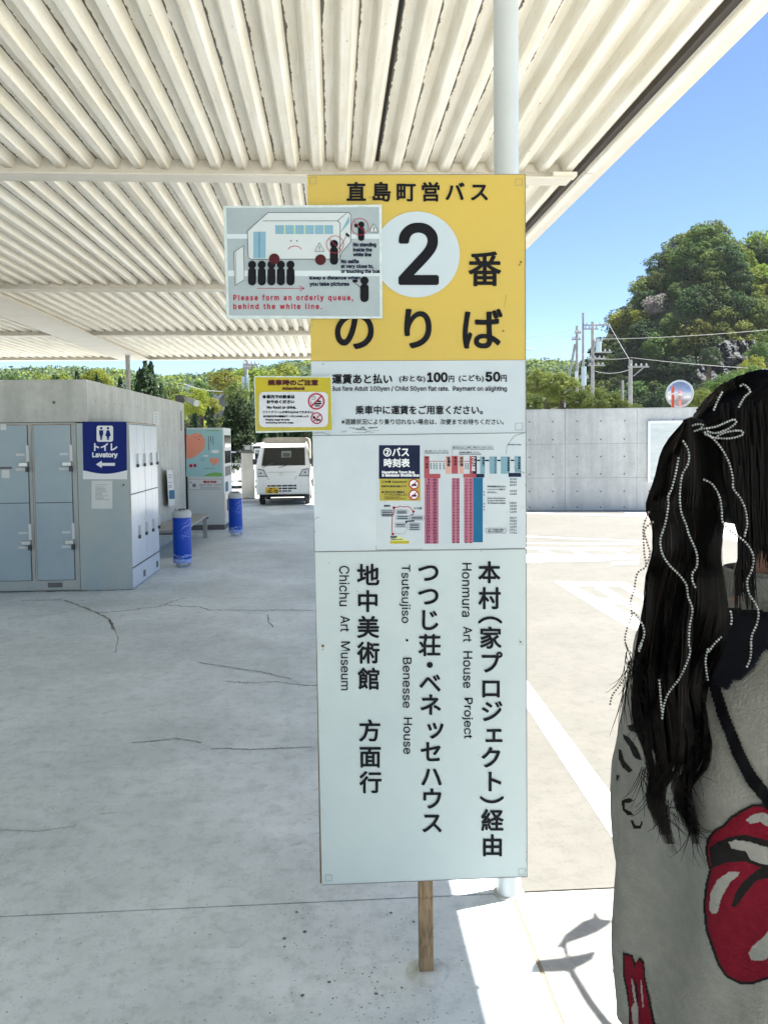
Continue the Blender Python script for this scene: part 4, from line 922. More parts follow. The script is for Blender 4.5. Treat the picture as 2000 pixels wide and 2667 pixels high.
for (a, b_) in cols_:
    for j in range(3):
        for z in (.08, .46, .87, 1.28, 1.69, 2.12): mb.prism([(a + .28 + .545 * j + .02 * math.cos(t), z + .02 * math.sin(t)) for t in [2 * math.pi * q / 9 for q in range(9)]], wfn, .003)
tag(mb.build('tie_holes', M['dgrey'], wl), kind='stuff')
mb = MB(); mb.prism([(-2.39, 2.401), (12, 2.401), (12, 2.415), (-2.39, 2.415)], wfn, (-.225, .004)); mb.build('coping', M['wallc2'], wl)
nb = thing('wall_board', tuple(wfn(4.1, 1.5, .04)), 'white framed blank reflective board on the yard wall, partly behind the black hair', 'board')
b0 = AY(1687, 1180, 18.5); u0 = (b0.x - 4.56) / ct; zt, zb = AY(1690, 1096, 18.5).z, AY(1690, 1256, 18.5).z
mb = MB(); mb.prism([(u0 + .06, zb + .06), (u0 + 2.4, zb + .06), (u0 + 2.4, zt - .06), (u0 + .06, zt - .06)], wfn, (.004, .02)); mb.build('board_face', M['board_face'], nb)
for (a, b_, c, d_) in ((u0, zb, u0 + .06, zt), (u0 + 2.4, zb, u0 + 2.46, zt), (u0 + .0602, zb, u0 + 2.3998, zb + .0598), (u0 + .0602, zt - .0598, u0 + 2.3998, zt)):
    mb = MB(); mb.prism([(a, b_), (c, b_), (c, d_), (a, d_)], wfn, (.004, .05)); mb.build('frame_bar', M['alum'], nb)
# round traffic mirror on orange post
mp_ = AY(1762, 1026, 20.3)
tm = thing('traffic_mirror', (mp_.x, 20.3, 0), 'round grey traffic mirror on an orange post behind the yard wall', 'mirror')
prof = [(.001, .05), (.15, .042), (.27, .02), (.335, .0)]
mm = MB(); mm.lathe(prof[::-1], (0, 0, 0), 36); T = Matrix.Translation((mp_.x + .03, 20.22, mp_.z)) @ Matrix.Rotation(math.radians(-42), 4, 'Z') @ Matrix.Rotation(math.radians(88), 4, 'X')
mm.v = [tuple(T @ Vector(v)) for v in mm.v]; mm.build('mirror_face', M['mirror'], tm, smooth=True)
mm = MB(); mm.lathe([(.33, -.03), (.352, -.02), (.355, .008), (.336, .008)], (0, 0, 0), 36); mm.v = [tuple(T @ Vector(v)) for v in mm.v]; mm.build('rim', M['alum'], tm, smooth=True)
mp2 = AY(1750, 1026, 20.05); zt = AY(1750, 1007, 20.05).z
B(mp2.x - .028, mp2.x + .028, 20.0, 20.05, 0, zt).build('post', M['orange'], tm)
B(mp2.x - .06, mp2.x + .12, 19.99, 20.16, mp_.z - .03, mp_.z + .01).build('clamp', M['alum'], tm)

# ================================================================== TRUCKS
def make_truck():
    T_ = thing('small_truck', (0, 0, 0), 'white small pickup truck with yellow plate and brown tarp, facing the camera', 'truck')
    K = dict(parent=T_, local=True)
    def loft(prof, hw, name, m, bevel=.012):
        mb = MB(); n = len(prof)
        vs = [(-hw(z), y, z) for y, z in prof] + [(hw(z), y, z) for y, z in prof]
        mb.add(vs, [tuple(range(n)), tuple(reversed(range(n, 2 * n)))] + [(i, (i + 1) % n, (i + 1) % n + n, i + n) for i in range(n)])
        return mb.build(name, m, bevel=bevel, **K)
    hw = lambda z: .71 if z < 1.02 else .71 - (z - 1.02) * .17
    loft([(.03, .30), (0, .36), (0, .62), (.012, .80), (.05, 1.02), (.40, 1.60), (.52, 1.655), (1.25, 1.655), (1.28, 1.55), (1.28, .45), (.92, .40), (.88, .58), (.72, .66), (.52, .66), (.36, .58), (.31, .30)], hw, 'cab', M['t_white'], .045)
    def fr(u, v, d=0.0):
        x, z = .002 * (u - 457), 4.075 - .002 * v
        if z > 1.02: y = .05 + (z - 1.02) * (.35 / .58)
        elif z > .80: y = .012 + (z - .80) * (.038 / .22)
        elif z > .62: y = (z - .62) * (.012 / .18)
        else: y = 0
        return Vector((x, y - d - .002, z))
    def pr(polys, name, m, d=.004):
        mb = MB()
        for p in polys: mb.prism(p, fr, d)
        return mb.build(name, m, **K)
    pr([[(165, 1502), (750, 1502), (742, 1262), (195, 1262)][::-1]], 'windscreen_seal', M['dark'], .003)
    pr([[(176, 1494), (740, 1494), (730, 1272), (204, 1272)][::-1]], 'windscreen', M['wind0'] if 'wind0' in M else M['vglass'], .006)
    mb = MB(); mb.prism([(430, 1395), (560, 1395), (560, 1310), (430, 1310)][::-1], fr, .0075); mb.build('rear_window_seen_through', M['seen'], **K)
    mb = MB(); mb.prism([(450, 1385), (545, 1385), (545, 1335), (450, 1335)][::-1], fr, .0085); mb.build('seat_headrest', M['dark'], **K)
    for s in (0, 1):
        P = [(106, 1540), (200, 1552), (250, 1646), (110, 1646)]
        if s: P = [(914 - a - 6, b_) for a, b_ in P]
        pr([P], 'headlight_surround', M['dark'], .004); c = (sum(p[0] for p in P) / 4, sum(p[1] for p in P) / 4)
        h = pr([[(c[0] + (a - c[0]) * .82, c[1] + (b_ - c[1]) * .76) for a, b_ in P]], 'headlight', M['lamp_c'], .009)
        mb = MB(); mb.prism(circ(c[0] - (8 if not s else -8), c[1] + 2, 12, 12), fr, .013); mb.build('bulb', M['dark'], h, local=True)
    gr = []
    for v0, v1, us in ((1760, 1780, ((245, 283), (290, 358), (365, 430), (440, 507), (515, 582), (590, 630))), (1796, 1816, ((392, 430), (440, 507), (515, 582), (590, 630))), (1831, 1849, ((392, 430), (440, 507), (515, 560)))):
        for a, b_ in us: gr.append([(a, v1), (b_, v1), (b_, v0), (a, v0)])
    for q in gr: pr([q], 'grille_slot', M['gap'], .002)
    pl = pr([[(222, 1870), (388, 1870), (388, 1790), (222, 1790)]], 'number_plate', M['plate_y'], .012)
    mb = MB(); text_box(mb, '51-75', 258, 1825, 378, 1862, fr, 3, .014); text_box(mb, '香川', 270, 1797, 340, 1817, fr, 1, .014); text_box(mb, 'さ', 232, 1832, 250, 1852, fr, 1, .014); mb.build('lettering', M['n_maroon'], pl, local=True)
    mb = MB(); ring(mb, 430, 1615, 20, 26, fr, .006); line(mb, [(414, 1622), (425, 1606), (432, 1616), (446, 1608)], 5, fr, .006); mb.build('emblem', M['chrome'], **K)
    pr([[(245, 1590), (625, 1590), (625, 1586), (245, 1586)]], 'bonnet_line', M['dgrey'], .002)
    pr([[(200, 1880), (203, 1880), (203, 1700), (200, 1700)], [(680, 1880), (683, 1880), (683, 1700), (680, 1700)]], 'bumper_crease', M['vend'], .003)
    pr([[(230, 1640), (262, 1690), (266, 1688), (238, 1640)], [(640, 1640), (608, 1690), (604, 1688), (632, 1640)]], 'panel_line', M['dgrey'], .003)
    for (a, b_, c_, d_) in ((178, 1522, 320, 1470), (395, 1530, 560, 1480)): MB().tube([fr(a, b_, .02), fr(c_, d_, .02)], .009, 6).build('wiper', M['dark'], **K)
    for s in (-1, 1):
        MB().box(*sorted((s * .70, s * .82)), .16, .22, 1.10, 1.25).build('wing_mirror', M['dark'], bevel=.012, **K)
        # side window, door seam, wheels
        mb = MB(); mb.add([(s * (hw(z) + .004), y, z) for y, z in ((.20, 1.10), (1.10, 1.10), (1.10, 1.54), (.46, 1.54))], [(0, 1, 2, 3)]); mb.build('side_window', M['vglass'], **K)
        mb = MB(); mb.add([(s * (.713), y, z) for y, z in ((1.12, .5), (1.135, .5), (1.135, 1.05), (1.12, 1.05))], [(0, 1, 2, 3)]); mb.build('door_seam', M['dgrey'], **K)
        B(*sorted((s * .712, s * .73)), .95, 1.08, .92, .95).build('door_handle', M['dark'], **K)
        for wy_ in (.64, 2.5):
            ww = MB(); ww.lathe([(.17, -.075), (.255, -.07), (.27, -.045), (.27, .045), (.255, .07), (.17, .075)], (0, 0, 0), 28)
            Tm = Matrix.Translation((s * .61, wy_, .27)) @ Matrix.Rotation(math.pi / 2, 4, 'Y'); ww.v = [tuple(Tm @ Vector(v)) for v in ww.v]
            w = ww.build('wheel', M['tyre'], **K)
            ww = MB(); ww.lathe([(.02, -.06), (.165, -.079), (.165, .079), (.02, .06)], (0, 0, 0), 20); ww.v = [tuple(Tm @ Vector(v)) for v in ww.v]; ww.build('rim', M['rim'], w, local=True)
    B(-.60, .60, .45, 3.2, .20, .34).build('chassis', M['gap'], **K); B(-.62, .62, .10, .32, .245, .31).build('underbody', M['gap'], **K)
    B(-.70, .70, 1.32, 3.25, .60, .66).build('load_floor', M['t_white'], **K)
    for (a, b_, c_, d_) in ((-.70, -.67, 1.32, 3.25), (.67, .70, 1.32, 3.25), (-.669, .669, 3.21, 3.25)): B(a, b_, c_, d_, .661, .93).build('load_gate', M['t_white'], **K)
    mb = MB(); P = [(-.66, .94), (.66, .94), (.665, 1.66), (.64, 1.78), (.55, 1.825), (0, 1.835), (-.55, 1.825), (-.64, 1.78), (-.665, 1.66)]
    mb.prism(P, lambda u, v, d: (u, d, v), (1.36, 3.24)); mb.build('tarp_cover', M['tarp'], **K)
    return T_
tr = make_truck(); tr.location = (-1.349, 21.62, 0); tr['group'] = 'small white trucks in the yard'
tr2 = copy_tree(tr); tr2.location = (-2.85, 29.5, 0); tr2['label'] = 'second white truck, mostly hidden behind the first truck and grey pillar'

# ================================================================== THINGS BEHIND THE SHELTER
c0 = AY(646, 1290, 24.6)
pl = thing('machine_pillar', (c0.x, 24.6, 0), 'grey concrete pillar with small dark machine on top, left of the white truck', 'pillar')
zt = AY(646, 1174, 24.6).z
B(c0.x - .17, c0.x + .20, 24.5, 24.9, 0, zt - .06).build('pillar_body', M['wallc'], pl, bevel=.01)
B(c0.x - .24, c0.x + .22, 24.45, 24.95, zt - .055, zt + .0).build('cap', M['dgrey'], pl); B(c0.x - .10, c0.x + .16, 24.5, 24.8, zt + .002, zt + .16).build('machine_head', M['dgrey'], pl, bevel=.01)
B(c0.x - .05, c0.x + .11, 24.49, 24.4985, zt + .03, zt + .13).build('screen', M['board_face'], pl)
bz = lambda y, Y: 1.75 - (y - 1146) * Y / F
ba = thing('white_barrier', (AY(620, 1240, 27).x, 27, 0), 'white slatted barrier standing in the sun between vending machine and pillar', 'barrier')
x0_, x1_ = AY(585, 1240, 27).x, AY(695, 1240, 27).x
for y0, y1 in ((1232, 1246), (1253, 1262), (1270, 1292)): B(x0_, x1_, 26.97, 27.03, max(.02, bz(y1, 27)), bz(y0, 27)).build('board', M['inkw'], ba)
for x in (x0_ + .1, x1_ - .1): B(x - .04, x + .04, 27.035, 27.1, 0, bz(1232, 27)).build('post', M['alum'], ba)
c1 = AY(625, 1210, 29.8); pv = thing('parked_car', (c1.x, 30.5, 0), 'pale parked car seen over the white barrier', 'car')
cm = MB(); P = [(-1.7, .25), (1.7, .25), (1.72, .8), (1.2, .92), (.7, 1.36), (-1.1, 1.40), (-1.65, .9)]
cm.prism(P, lambda u, v, d: (c1.x - .4 + u, 30.5 + d, v), (-.8, .8)); cm.build('body', M['t_white'], pv, bevel=.05)
cm = MB(); cm.prism([(-1.0, .95), (.95, .93), (.62, 1.30), (-1.0, 1.33)], lambda u, v, d: (c1.x - .4 + u, 30.5 + d, v), -.805); cm.build('side_window', M['vglass'], pv)
for x in (-1.1, 1.1):
    w = MB(); w.lathe([(.2, -.1), (.3, -.09), (.3, .09), (.2, .1)], n=20); Tm = Matrix.Translation((c1.x - .4 + x, 29.78, .3)) @ Matrix.Rotation(math.pi / 2, 4, 'X'); w.v = [tuple(Tm @ Vector(v)) for v in w.v]; w.build('wheel', M['tyre'], pv)
# slim stone post with a small yellow-leaved palm
c2 = AY(650, 1130, 33); sp_ = thing('stone_post', (c2.x, 33, 0), 'slim beige stone post rising behind the grey machine pillar', 'post')
B(c2.x - .10, c2.x + .12, 32.9, 33.1, 0, AY(650, 1128, 33).z).build('shaft', M['wallc2'], sp_, bevel=.02); B(c2.x - .14, c2.x + .16, 32.86, 33.14, AY(650, 1128, 33).z + .001, AY(650, 1124, 33).z + .03).build('cap', M['wallc2'], sp_)

# ================================================================== TREES
def quads(P, N, S, asp=0.62):
    """leaf rhombs: centres P, normals N, sizes S"""
    n = len(P); r = rng.normal(size=(n, 3)); a = np.cross(N, r); a /= np.linalg.norm(a, axis=1, keepdims=True) + 1e-9; b = np.cross(N, a)
    S = S[:, None]; v = np.stack([P + a * S, P + b * S * asp, P - a * S, P - b * S * asp], 1).reshape(-1, 3); return v
def mesh_quads(name, v, m, mi=None):
    n = len(v) // 4; me = bpy.data.meshes.new(name); me.vertices.add(len(v)); me.vertices.foreach_set('co', v.astype(np.float32).ravel())
    me.loops.add(n * 4); me.loops.foreach_set('vertex_index', np.arange(n * 4, dtype=np.int32)); me.polygons.add(n); me.polygons.foreach_set('loop_start', np.arange(0, n * 4, 4, dtype=np.int32))
    try: me.polygons.foreach_set('loop_total', np.full(n, 4, dtype=np.int32))
    except Exception: pass
    for q in (m if isinstance(m, list) else [m]): me.materials.append(q)
    if mi is not None: me.polygons.foreach_set('material_index', mi.astype(np.int32))
    me.update(calc_edges=True); me.validate(); return me
def crown(n_cl, per, leaf, flat=.8, cl=.36):
    V = []
    for k in range(n_cl):
        d = rng.normal(size=3); d /= np.linalg.norm(d); d[2] = max(d[2], -.55 + .2 * rng.random()); rr_ = rng.uniform(.35, .95) ** .6
        c = d * rr_ * np.array([.78, .78, flat]); r = cl * rng.uniform(.6, 1.2); n = int(per * rng.uniform(.7, 1.3))
        q = rng.normal(size=(n, 3)); q /= np.linalg.norm(q, axis=1, keepdims=True); q[:, 2] = np.where(q[:, 2] < -.6, -q[:, 2], q[:, 2])
        P = c + q * r * np.array([1, 1, .8]) * rng.uniform(.75, 1.08, (n, 1))
        N = q * .8 + np.array([0, 0, .5]) + rng.normal(size=(n, 3)) * .5; N /= np.linalg.norm(N, axis=1, keepdims=True)
        V.append(quads(P, N, leaf * rng.uniform(.6, 1.35, n)))
    return np.concatenate(V)
def trunk_mesh(h, r, limbs=6):
    mb = MB(); top = h
    mb.tube([(0, 0, 0), (.02 * h, .01 * h, h * .4), (-.01 * h, .02 * h, h * .75), (0, 0, top)], [r, r * .75, r * .5, r * .2], 7)
    for k in range(limbs):
        a = k * 2.4 + random.random(); z = h * random.uniform(.45, .8); L = h * random.uniform(.12, .22)
        mb.tube([(0, 0, z), (L * .5 * math.cos(a), L * .5 * math.sin(a), z + L * .35), (L * math.cos(a), L * math.sin(a), z + L * .6)], [r * .45, r * .3, r * .1], 5)
    me = bpy.data.meshes.new('trunk'); me.from_pydata(mb.v, [], mb.f); me.materials.append(M['bark']); return me
CR = {}
def crown_for(kind, q):
    k = (kind, q)
    if k not in CR:
        CR[k] = []
        for i in range(3 if q != 'hi' else 2):
            v = dict(lo=lambda: crown(24, 42, .085), mid=lambda: crown(46, 75, .055, flat=.85, cl=.32), hi=lambda: crown(85, 110, .032, flat=.85, cl=.24))[q]()
            CR[k].append(mesh_quads('crown', v, LF[kind]))
    return random.choice(CR[k])
TR = [trunk_mesh(1.0, .055) for _ in range(3)]
def tree(x, y, z, h, r, kind, q, label, group, rz=None, flat=1.0):
    t = thing('broadleaf_tree', (x, y, z), label, 'tree', group)
    tk = bpy.data.objects.new('trunk', random.choice(TR)); COL.objects.link(tk); tk.parent = t; tk.scale = (h * .9,) * 3
    c = bpy.data.objects.new('crown', crown_for(kind, q)); COL.objects.link(c); c.parent = t; c.location = (0, 0, h - r * flat * .85); c.scale = (r, r, r * flat); c.rotation_euler = (0, 0, random.uniform(0, 6.28))
    return t
def conifer(x, y, h, r, label, group):
    t = thing('juniper_tree', (x, y, 0), label, 'conifer', group)
    tk = bpy.data.objects.new('trunk', TR[0]); COL.objects.link(tk); tk.parent = t; tk.scale = (h * .6, h * .6, h * .9)
    V = []
    for k in range(26):   # flame-like upright tufts
        a = rng.uniform(0, 6.28); zz = rng.uniform(.08, .82) ** .9; rad = r * (1 - zz) ** .6 * rng.uniform(.3, .8); n = 70
        tt_ = rng.uniform(0, 1, n); L = h * rng.uniform(.12, .22); w = r * .30 * (1 - tt_ ** 1.5)
        ph = rng.uniform(0, 6.28, n); P = np.stack([rad * math.cos(a) * (1 + .15 * tt_) + w * np.cos(ph), rad * math.sin(a) * (1 + .15 * tt_) + w * np.sin(ph), zz * h + L * tt_], 1)
        N = np.stack([np.cos(ph), np.sin(ph), np.full(n, .4)], 1) + rng.normal(size=(n, 3)) * .4; N /= np.linalg.norm(N, axis=1, keepdims=True); V.append(quads(P, N, rng.uniform(.05, .10, n)))
    n = 50; tt_ = rng.uniform(0, 1, n); ph = rng.uniform(0, 6.28, n); w = r * .2 * (1 - tt_)
    P = np.stack([w * np.cos(ph), w * np.sin(ph), h * .84 + h * .17 * tt_], 1); N = np.stack([np.cos(ph), np.sin(ph), ph * 0 + .3], 1); N /= np.linalg.norm(N, axis=1, keepdims=True); V.append(quads(P, N, rng.uniform(.04, .08, n)))
    c = bpy.data.objects.new('crown', mesh_quads('crown', np.concatenate(V), LF['conifer'])); COL.objects.link(c); c.parent = t
    return t
GJ = 'dark junipers behind the shelter'
for px, Y, py, r, lb in ((258, 26, 992, .45, 'dark juniper just left of the grey column above the concrete block'), (312, 27, 985, .4, 'juniper with thin top touching the grey column from the left'),
        (377, 25, 938, .62, 'tallest spiky juniper right of the grey column'), (402, 26, 985, .4, 'slender juniper beside the tallest one'), (424, 27, 1003, .4, 'short juniper above the right end of the block roof line'),
        (205, 30, 975, .4, 'small juniper among the lime trees, upper left'), (140, 31, 978, .4, 'leftmost small juniper tip above the concrete block'), (505, 32, 1080, .5, 'low juniper behind the vending machine poster top'), (555, 31, 1062, .6, 'rounded juniper right of the lime tree'),
        (597, 30, 1050, .75, 'dark juniper beside the stone post'), (625, 30, 1030, .8, 'dark juniper directly left of the attention notice'), (655, 31, 1025, .8, 'tall juniper behind the attention notice left half'), (690, 31, 1030, .9, 'broad juniper above the truck cab left side'),
        (730, 31, 1035, .9, 'broad juniper above the middle of the truck'), (770, 31.5, 1030, .9, 'juniper above the truck right corner'), (805, 31, 1035, .9, 'juniper cut by the sign edge beside the truck')):
    p_ = AY(px, py, Y); conifer(p_.x, Y, p_.z, r, lb, GJ)
GL = 'round green trees behind the shelter'
for px, Y, py, rpx, kind, lb in ((500, 42, 1012, 58, 'lime', 'bright lime tree right above the vending machine'), (455, 44, 1040, 40, 'lime', 'lime tree partly behind the block corner camera'), (548, 46, 1035, 36, 'lime', 'smaller lime tree next to the dark gable roof'),
        (150, 36, 966, 75, 'lime', 'wide lime tree over the concrete block, far left'), (245, 38, 962, 55, 'lime', 'lime tree left of the thin grey column'), (40, 38, 975, 60, 'mid', 'green tree at the left picture edge over the block'), (575, 44, 1085, 40, 'olive', 'olive bush right of the vending machine'),
        (620, 60, 1000, 45, 'mid', 'green tree left of the utility pole'), (585, 85, 965, 55, 'lime', 'pale tree on the slope above the white flats'), (700, 70, 975, 60, 'mid', 'green tree above the attention notice, middle'), (770, 66, 985, 60, 'mid', 'green tree above the attention notice, right'),
        (660, 95, 955, 55, 'lime', 'lime tree on the slope right of the utility pole'), (745, 100, 950, 60, 'lime', 'lime tree beside the yellow sign edge'), (440, 70, 1000, 50, 'mid', 'green tree beyond the tallest juniper'), (520, 80, 1000, 50, 'mid', 'green tree below the far white flats'),
        (350, 60, 985, 60, 'mid', 'green tree behind the tallest juniper'), (600, 55, 1080, 40, 'dark', 'dark bush under the gable roof'), (640, 50, 1100, 50, 'dark', 'dark bush behind the stone post'), (720, 48, 1100, 70, 'dark', 'dark bush behind the truck')):
    p_ = AY(px, py, Y); r = rpx / F * Y; h = p_.z; z0 = 0
    if h > 6: z0 = h - 6; h = 6
    tree(p_.x, Y, z0, h, r, kind, 'hi' if Y < 46 else 'mid', lb, GL, flat=.9)
GB = 'shrubs and small trees behind the yard wall'
for px, Y, py, rpx, kind, lb in ((1400, 34, 960, 55, 'olive', 'yellow-green tree directly right of the sign above the wall'), (1465, 33, 965, 62, 'olive', 'wide yellow-green tree left of the pole group'), (1510, 32, 1010, 45, 'olive', 'low olive shrub under the pole group'),
        (1430, 36, 1000, 50, 'mid', 'green shrub filling behind the yellow-green trees'), (1560, 31, 1008, 52, 'mid', 'round green shrub on the wall, under the poles'), (1605, 31, 1022, 45, 'mid', 'low green shrub just left of the short grey post'), (1655, 33, 1050, 28, 'mid', 'small green shrub at the foot of the pole with crossarm'), (1375, 30, 1020, 45, 'olive', 'low yellow shrub touching the sign edge'),
        (1820, 34, 1010, 42, 'olive', 'reddish green bush right of the round mirror'), (1880, 40, 975, 60, 'mid', 'green shrub between mirror and hair'), (1950, 42, 950, 75, 'mid', 'green shrub above the dark head'), (1905, 78, 965, 42, 'mid', 'green tree covering the lower part of the rock face'), (1850, 80, 985, 34, 'dark', 'dark tree at the left foot of the rock face'), (1960, 82, 925, 40, 'lime', 'yellow-green tree right of the rock face'), (1850, 88, 905, 36, 'dark', 'dark tree over the upper left rim of the rock face'), (1975, 88, 890, 44, 'mid', 'green tree over the upper right rim of the rock face'), (1760, 48, 1040, 50, 'dark', 'dark shrub behind the round mirror')):
    p_ = AY(px, py, Y); r = rpx / F * Y; tree(p_.x, Y, 0, p_.z, r, kind, 'hi', lb, GB, flat=1.0)
# right wooded hill
SX = [(24, 0), (30, .3), (34, 1.5), (36.5, 6), (39.4, 10.5), (43, 15), (47, 22.5), (51, 27), (55, 30.6), (58, 29.8), (61, 26.5), (64.5, 28.5), (72, 31), (90, 34), (140, 34)]
def S_(x):
    if x <= SX[0][0]: return 0
    for (a, b_), (c, d) in zip(SX[:-1], SX[1:]):
        if x <= c: return b_ + (d - b_) * (x - a) / (c - a)
    return SX[-1][1]
def sst(t): t = max(0, min(1, t)); return t * t * (3 - 2 * t)
def ridge(x): return 20.0 + 2.2 * math.sin(x * .021 + 1) + 1.2 * math.sin(x * .06) - 3.2 * math.exp(-((x + 49) / 22) ** 2)
def terr(x, y):
    far = ridge(x) * sst((y - 90) / 190) if y < 285 else ridge(x)
    hill = S_(x + .6 * math.sin(y * .35)) * sst((y - 94) / 27) * (1 if y < 128 else max(0.0, 1 - (y - 128) / 60))
    near = max(hill, far); return near - .3
xs = np.concatenate([np.arange(-220, 24, 8), np.arange(24, 100, 2.0), np.arange(100, 321, 10)]); ys = np.concatenate([np.arange(50, 92, 10), np.arange(92, 130, 2.0), np.arange(130, 361, 10)])
v = [(float(x), float(y), terr(float(x), float(y)) if y > 50 else -.6) for y in ys for x in xs]; nx = len(xs)
f = [(j * nx + i, j * nx + i + 1, (j + 1) * nx + i + 1, (j + 1) * nx + i) for j in range(len(ys) - 1) for i in range(nx - 1)]
hb = MB(); hb.add(v, f); tag(hb.build('hillside', M['soil'], smooth=True), kind='structure')
# trees on the near hill, each a thing
pts = []; tries = 0
def rock_zone(px, py): return 1815 < px < 1965 and 885 < py < 1010 and (py - 885) > (1925 - px) * .62 - 22 and (py - 885) < (1985 - px) * 1.25 + 12
def project(p):
    v_ = R3.transposed() @ (Vector(p) - Vector((0, 0, EYE))); return CX + F * v_.x / -v_.z, CY - F * v_.y / -v_.z
while len(pts) < 190 and tries < 40000:
    tries += 1; x, y = random.uniform(33, 76), random.uniform(95, 124)
    if S_(x) < 1: continue
    z = terr(x, y); px, py = project((x, y, z + 3))
    if px > 2060 or rock_zone(px, py): continue
    if all((x - a) ** 2 + (y - b_) ** 2 > 2.15 ** 2 for a, b_, _ in pts): pts.append((x, y, z))
pts.sort(key=lambda p: project(p)[0])
used_l = {}
kind_desc = dict(dark='dark evergreen', mid='mid green', lime='yellow-green', olive='olive green', bloom='pinkish blossoming')
for i, (x, y, z) in enumerate(pts):
    px, py = project((x, y, z + 4))
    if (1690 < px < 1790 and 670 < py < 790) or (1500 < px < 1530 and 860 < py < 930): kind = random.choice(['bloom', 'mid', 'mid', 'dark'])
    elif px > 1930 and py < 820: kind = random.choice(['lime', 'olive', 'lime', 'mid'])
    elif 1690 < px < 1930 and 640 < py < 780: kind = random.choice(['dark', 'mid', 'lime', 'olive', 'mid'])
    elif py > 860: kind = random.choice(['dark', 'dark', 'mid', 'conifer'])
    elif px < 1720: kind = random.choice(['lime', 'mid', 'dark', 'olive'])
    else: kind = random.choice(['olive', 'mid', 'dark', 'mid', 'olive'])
    r = random.uniform(1.9, 3.1); h = r * random.uniform(1.35, 1.75)
    zones = ((1600, 'right beside the pole group'), (1665, 'above the single pole'), (1720, 'left of the round mirror'), (1780, 'straight above the round mirror'), (1840, 'between mirror and rock face'), (1900, 'above the rock face'), (1960, 'over the dark head'), (9999, 'at the right picture edge'))
    zone = next(n_ for lim, n_ in zones if px < lim)
    row_ = 'skyline' if py < 690 and px > 1680 or y > 118 else ('upper' if py < 790 else ('middle' if py < 880 else ('lower' if py < 950 else 'lowest')))
    lab = f'{kind_desc.get(kind, "blackish conifer-like")} tree, {row_} row of the hill, {zone}'; used_l.setdefault(lab, 0); used_l[lab] += 1
    if used_l[lab] > 1: lab += ', ' + ('second', 'third', 'fourth', 'fifth', 'sixth', 'seventh', 'eighth', 'ninth')[min(8, used_l[lab]) - 2] + ' from left'
    where = 'on the hill crest' if y > 115 else ('at the foot of the hill' if y < 103 else 'on the hill slope')
    side = 'left edge' if px < 1620 else ('left flank' if px < 1740 else ('middle' if px < 1860 else 'right side'))
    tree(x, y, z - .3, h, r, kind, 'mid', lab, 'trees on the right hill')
# bare rock face low on the hill
rk = MB(); nu, nv = 64, 50
for j in range(nv):
    for i in range(nu):
        px, py = 1800 + 190 * i / (nu - 1), 880 + 150 * j / (nv - 1); Y = 97.0 - 6 * (j / (nv - 1)) + 0; Y += 1.7 * noise.fractal(Vector((i * .12 - j * .05, j * .10, 3.1)), .7, 2.1, 7) + .5 * noise.fractal(Vector((i * .55, j * .3, 7.1)), .6, 2.2, 4) + rng.normal() * .05; rk.v.append(tuple(AY(px, py, Y)))
for j in range(nv - 1):
    for i in range(nu - 1):
        if rock_zone(1800 + 190 * (i + .5) / (nu - 1), 880 + 150 * (j + .5) / (nv - 1)) and rng.random() < .97:
            a = j * nu + i; rk.f.append((a, a + 1, a + nu + 1, a + nu)); rk.mi.append(0)
tag(rk.build('rock_face', M['rock']), kind='structure')
# distant wood, one mass
V = []; MI = []
k = 0
for _ in range(6400):
    y = 96 + 195 * rng.random() ** .8; x = rng.uniform(-.47 * y - 8, .60 * y)
    if _ >= 5200: y = 95 + 75 * rng.random() ** 1.3; x = rng.uniform(74, 150)
    elif x > 27 and y < 190: continue
    z = terr(x, y)
    if z < .3 and y > 60: z = max(z, 0)
    px, py = project((x, y, z + 3)); n = 85; r = rng.uniform(2.2, 4.2)
    q = rng.normal(size=(n, 3)); q /= np.linalg.norm(q, axis=1, keepdims=True); q[:, 2] = np.abs(q[:, 2]); q[:, 1] = -np.abs(q[:, 1]) * .9 + .15
    P = np.array([x, y, z + r * .9]) + q * r * np.array([1, 1, .85]) * rng.uniform(.8, 1.1, (n, 1)); N = q + rng.normal(size=(n, 3)) * .45; N /= np.linalg.norm(N, axis=1, keepdims=True)
    V.append(quads(P, N, rng.uniform(.28, .62, n) * (.7 + r / 9))); MI.append(np.full(n, rng.choice([0, 0, 1, 2, 3], p=[.3, .2, .25, .15, .1])))
o = link('distant_wood', mesh_quads('distant_wood', np.concatenate(V), [LF['far'], LF['lime'], LF['mid'], LF['dark']], np.concatenate(MI))); tag(o, kind='stuff')

# ================================================================== FAR HOUSES, POLES, WIRES
def gable(name, px, py, Y, w, d_, h, rh, label, wallm, roofm, win=2, rz=0.0):
    p = AY(px, py, Y); z = p.z - h - rh * .5; t = thing(name, (p.x, Y, z), label, 'house', rz=rz); K = dict(parent=t, local=True)
    B(-w / 2, w / 2, 0, d_, -3, h).build('wall', wallm, **K)
    mb = MB(); mb.prism([(-w / 2 - .5, h - .15), (-w / 2 - .5, h + .05), (0, h + rh + .2), (w / 2 + .5, h + .05), (w / 2 + .5, h - .15), (0, h + rh)], lambda u, v, d: (u, d, v), (-.5, d_ + .5)); mb.build('roof', roofm, **K)
    mb = MB(); mb.prism([(-w / 2, h), (w / 2, h), (0, h + rh)], lambda u, v, d: (u, d, v), (0, .1)); mb.build('gable_wall', wallm, **K)
    for k in range(win): x = -w / 2 + w * (k + 1) / (win + 1); B(x - .4, x + .4, -.03, -.002, h * .45, h * .8).build('window', M['vglass'], **K)
    return t
gable('gabled_house', 583, 1052, 75, 1.9, 6, 2.6, 1.6, 'dark roofed gabled house beyond the lime tree', M['rtile'], M['rtile'], 1, .25)
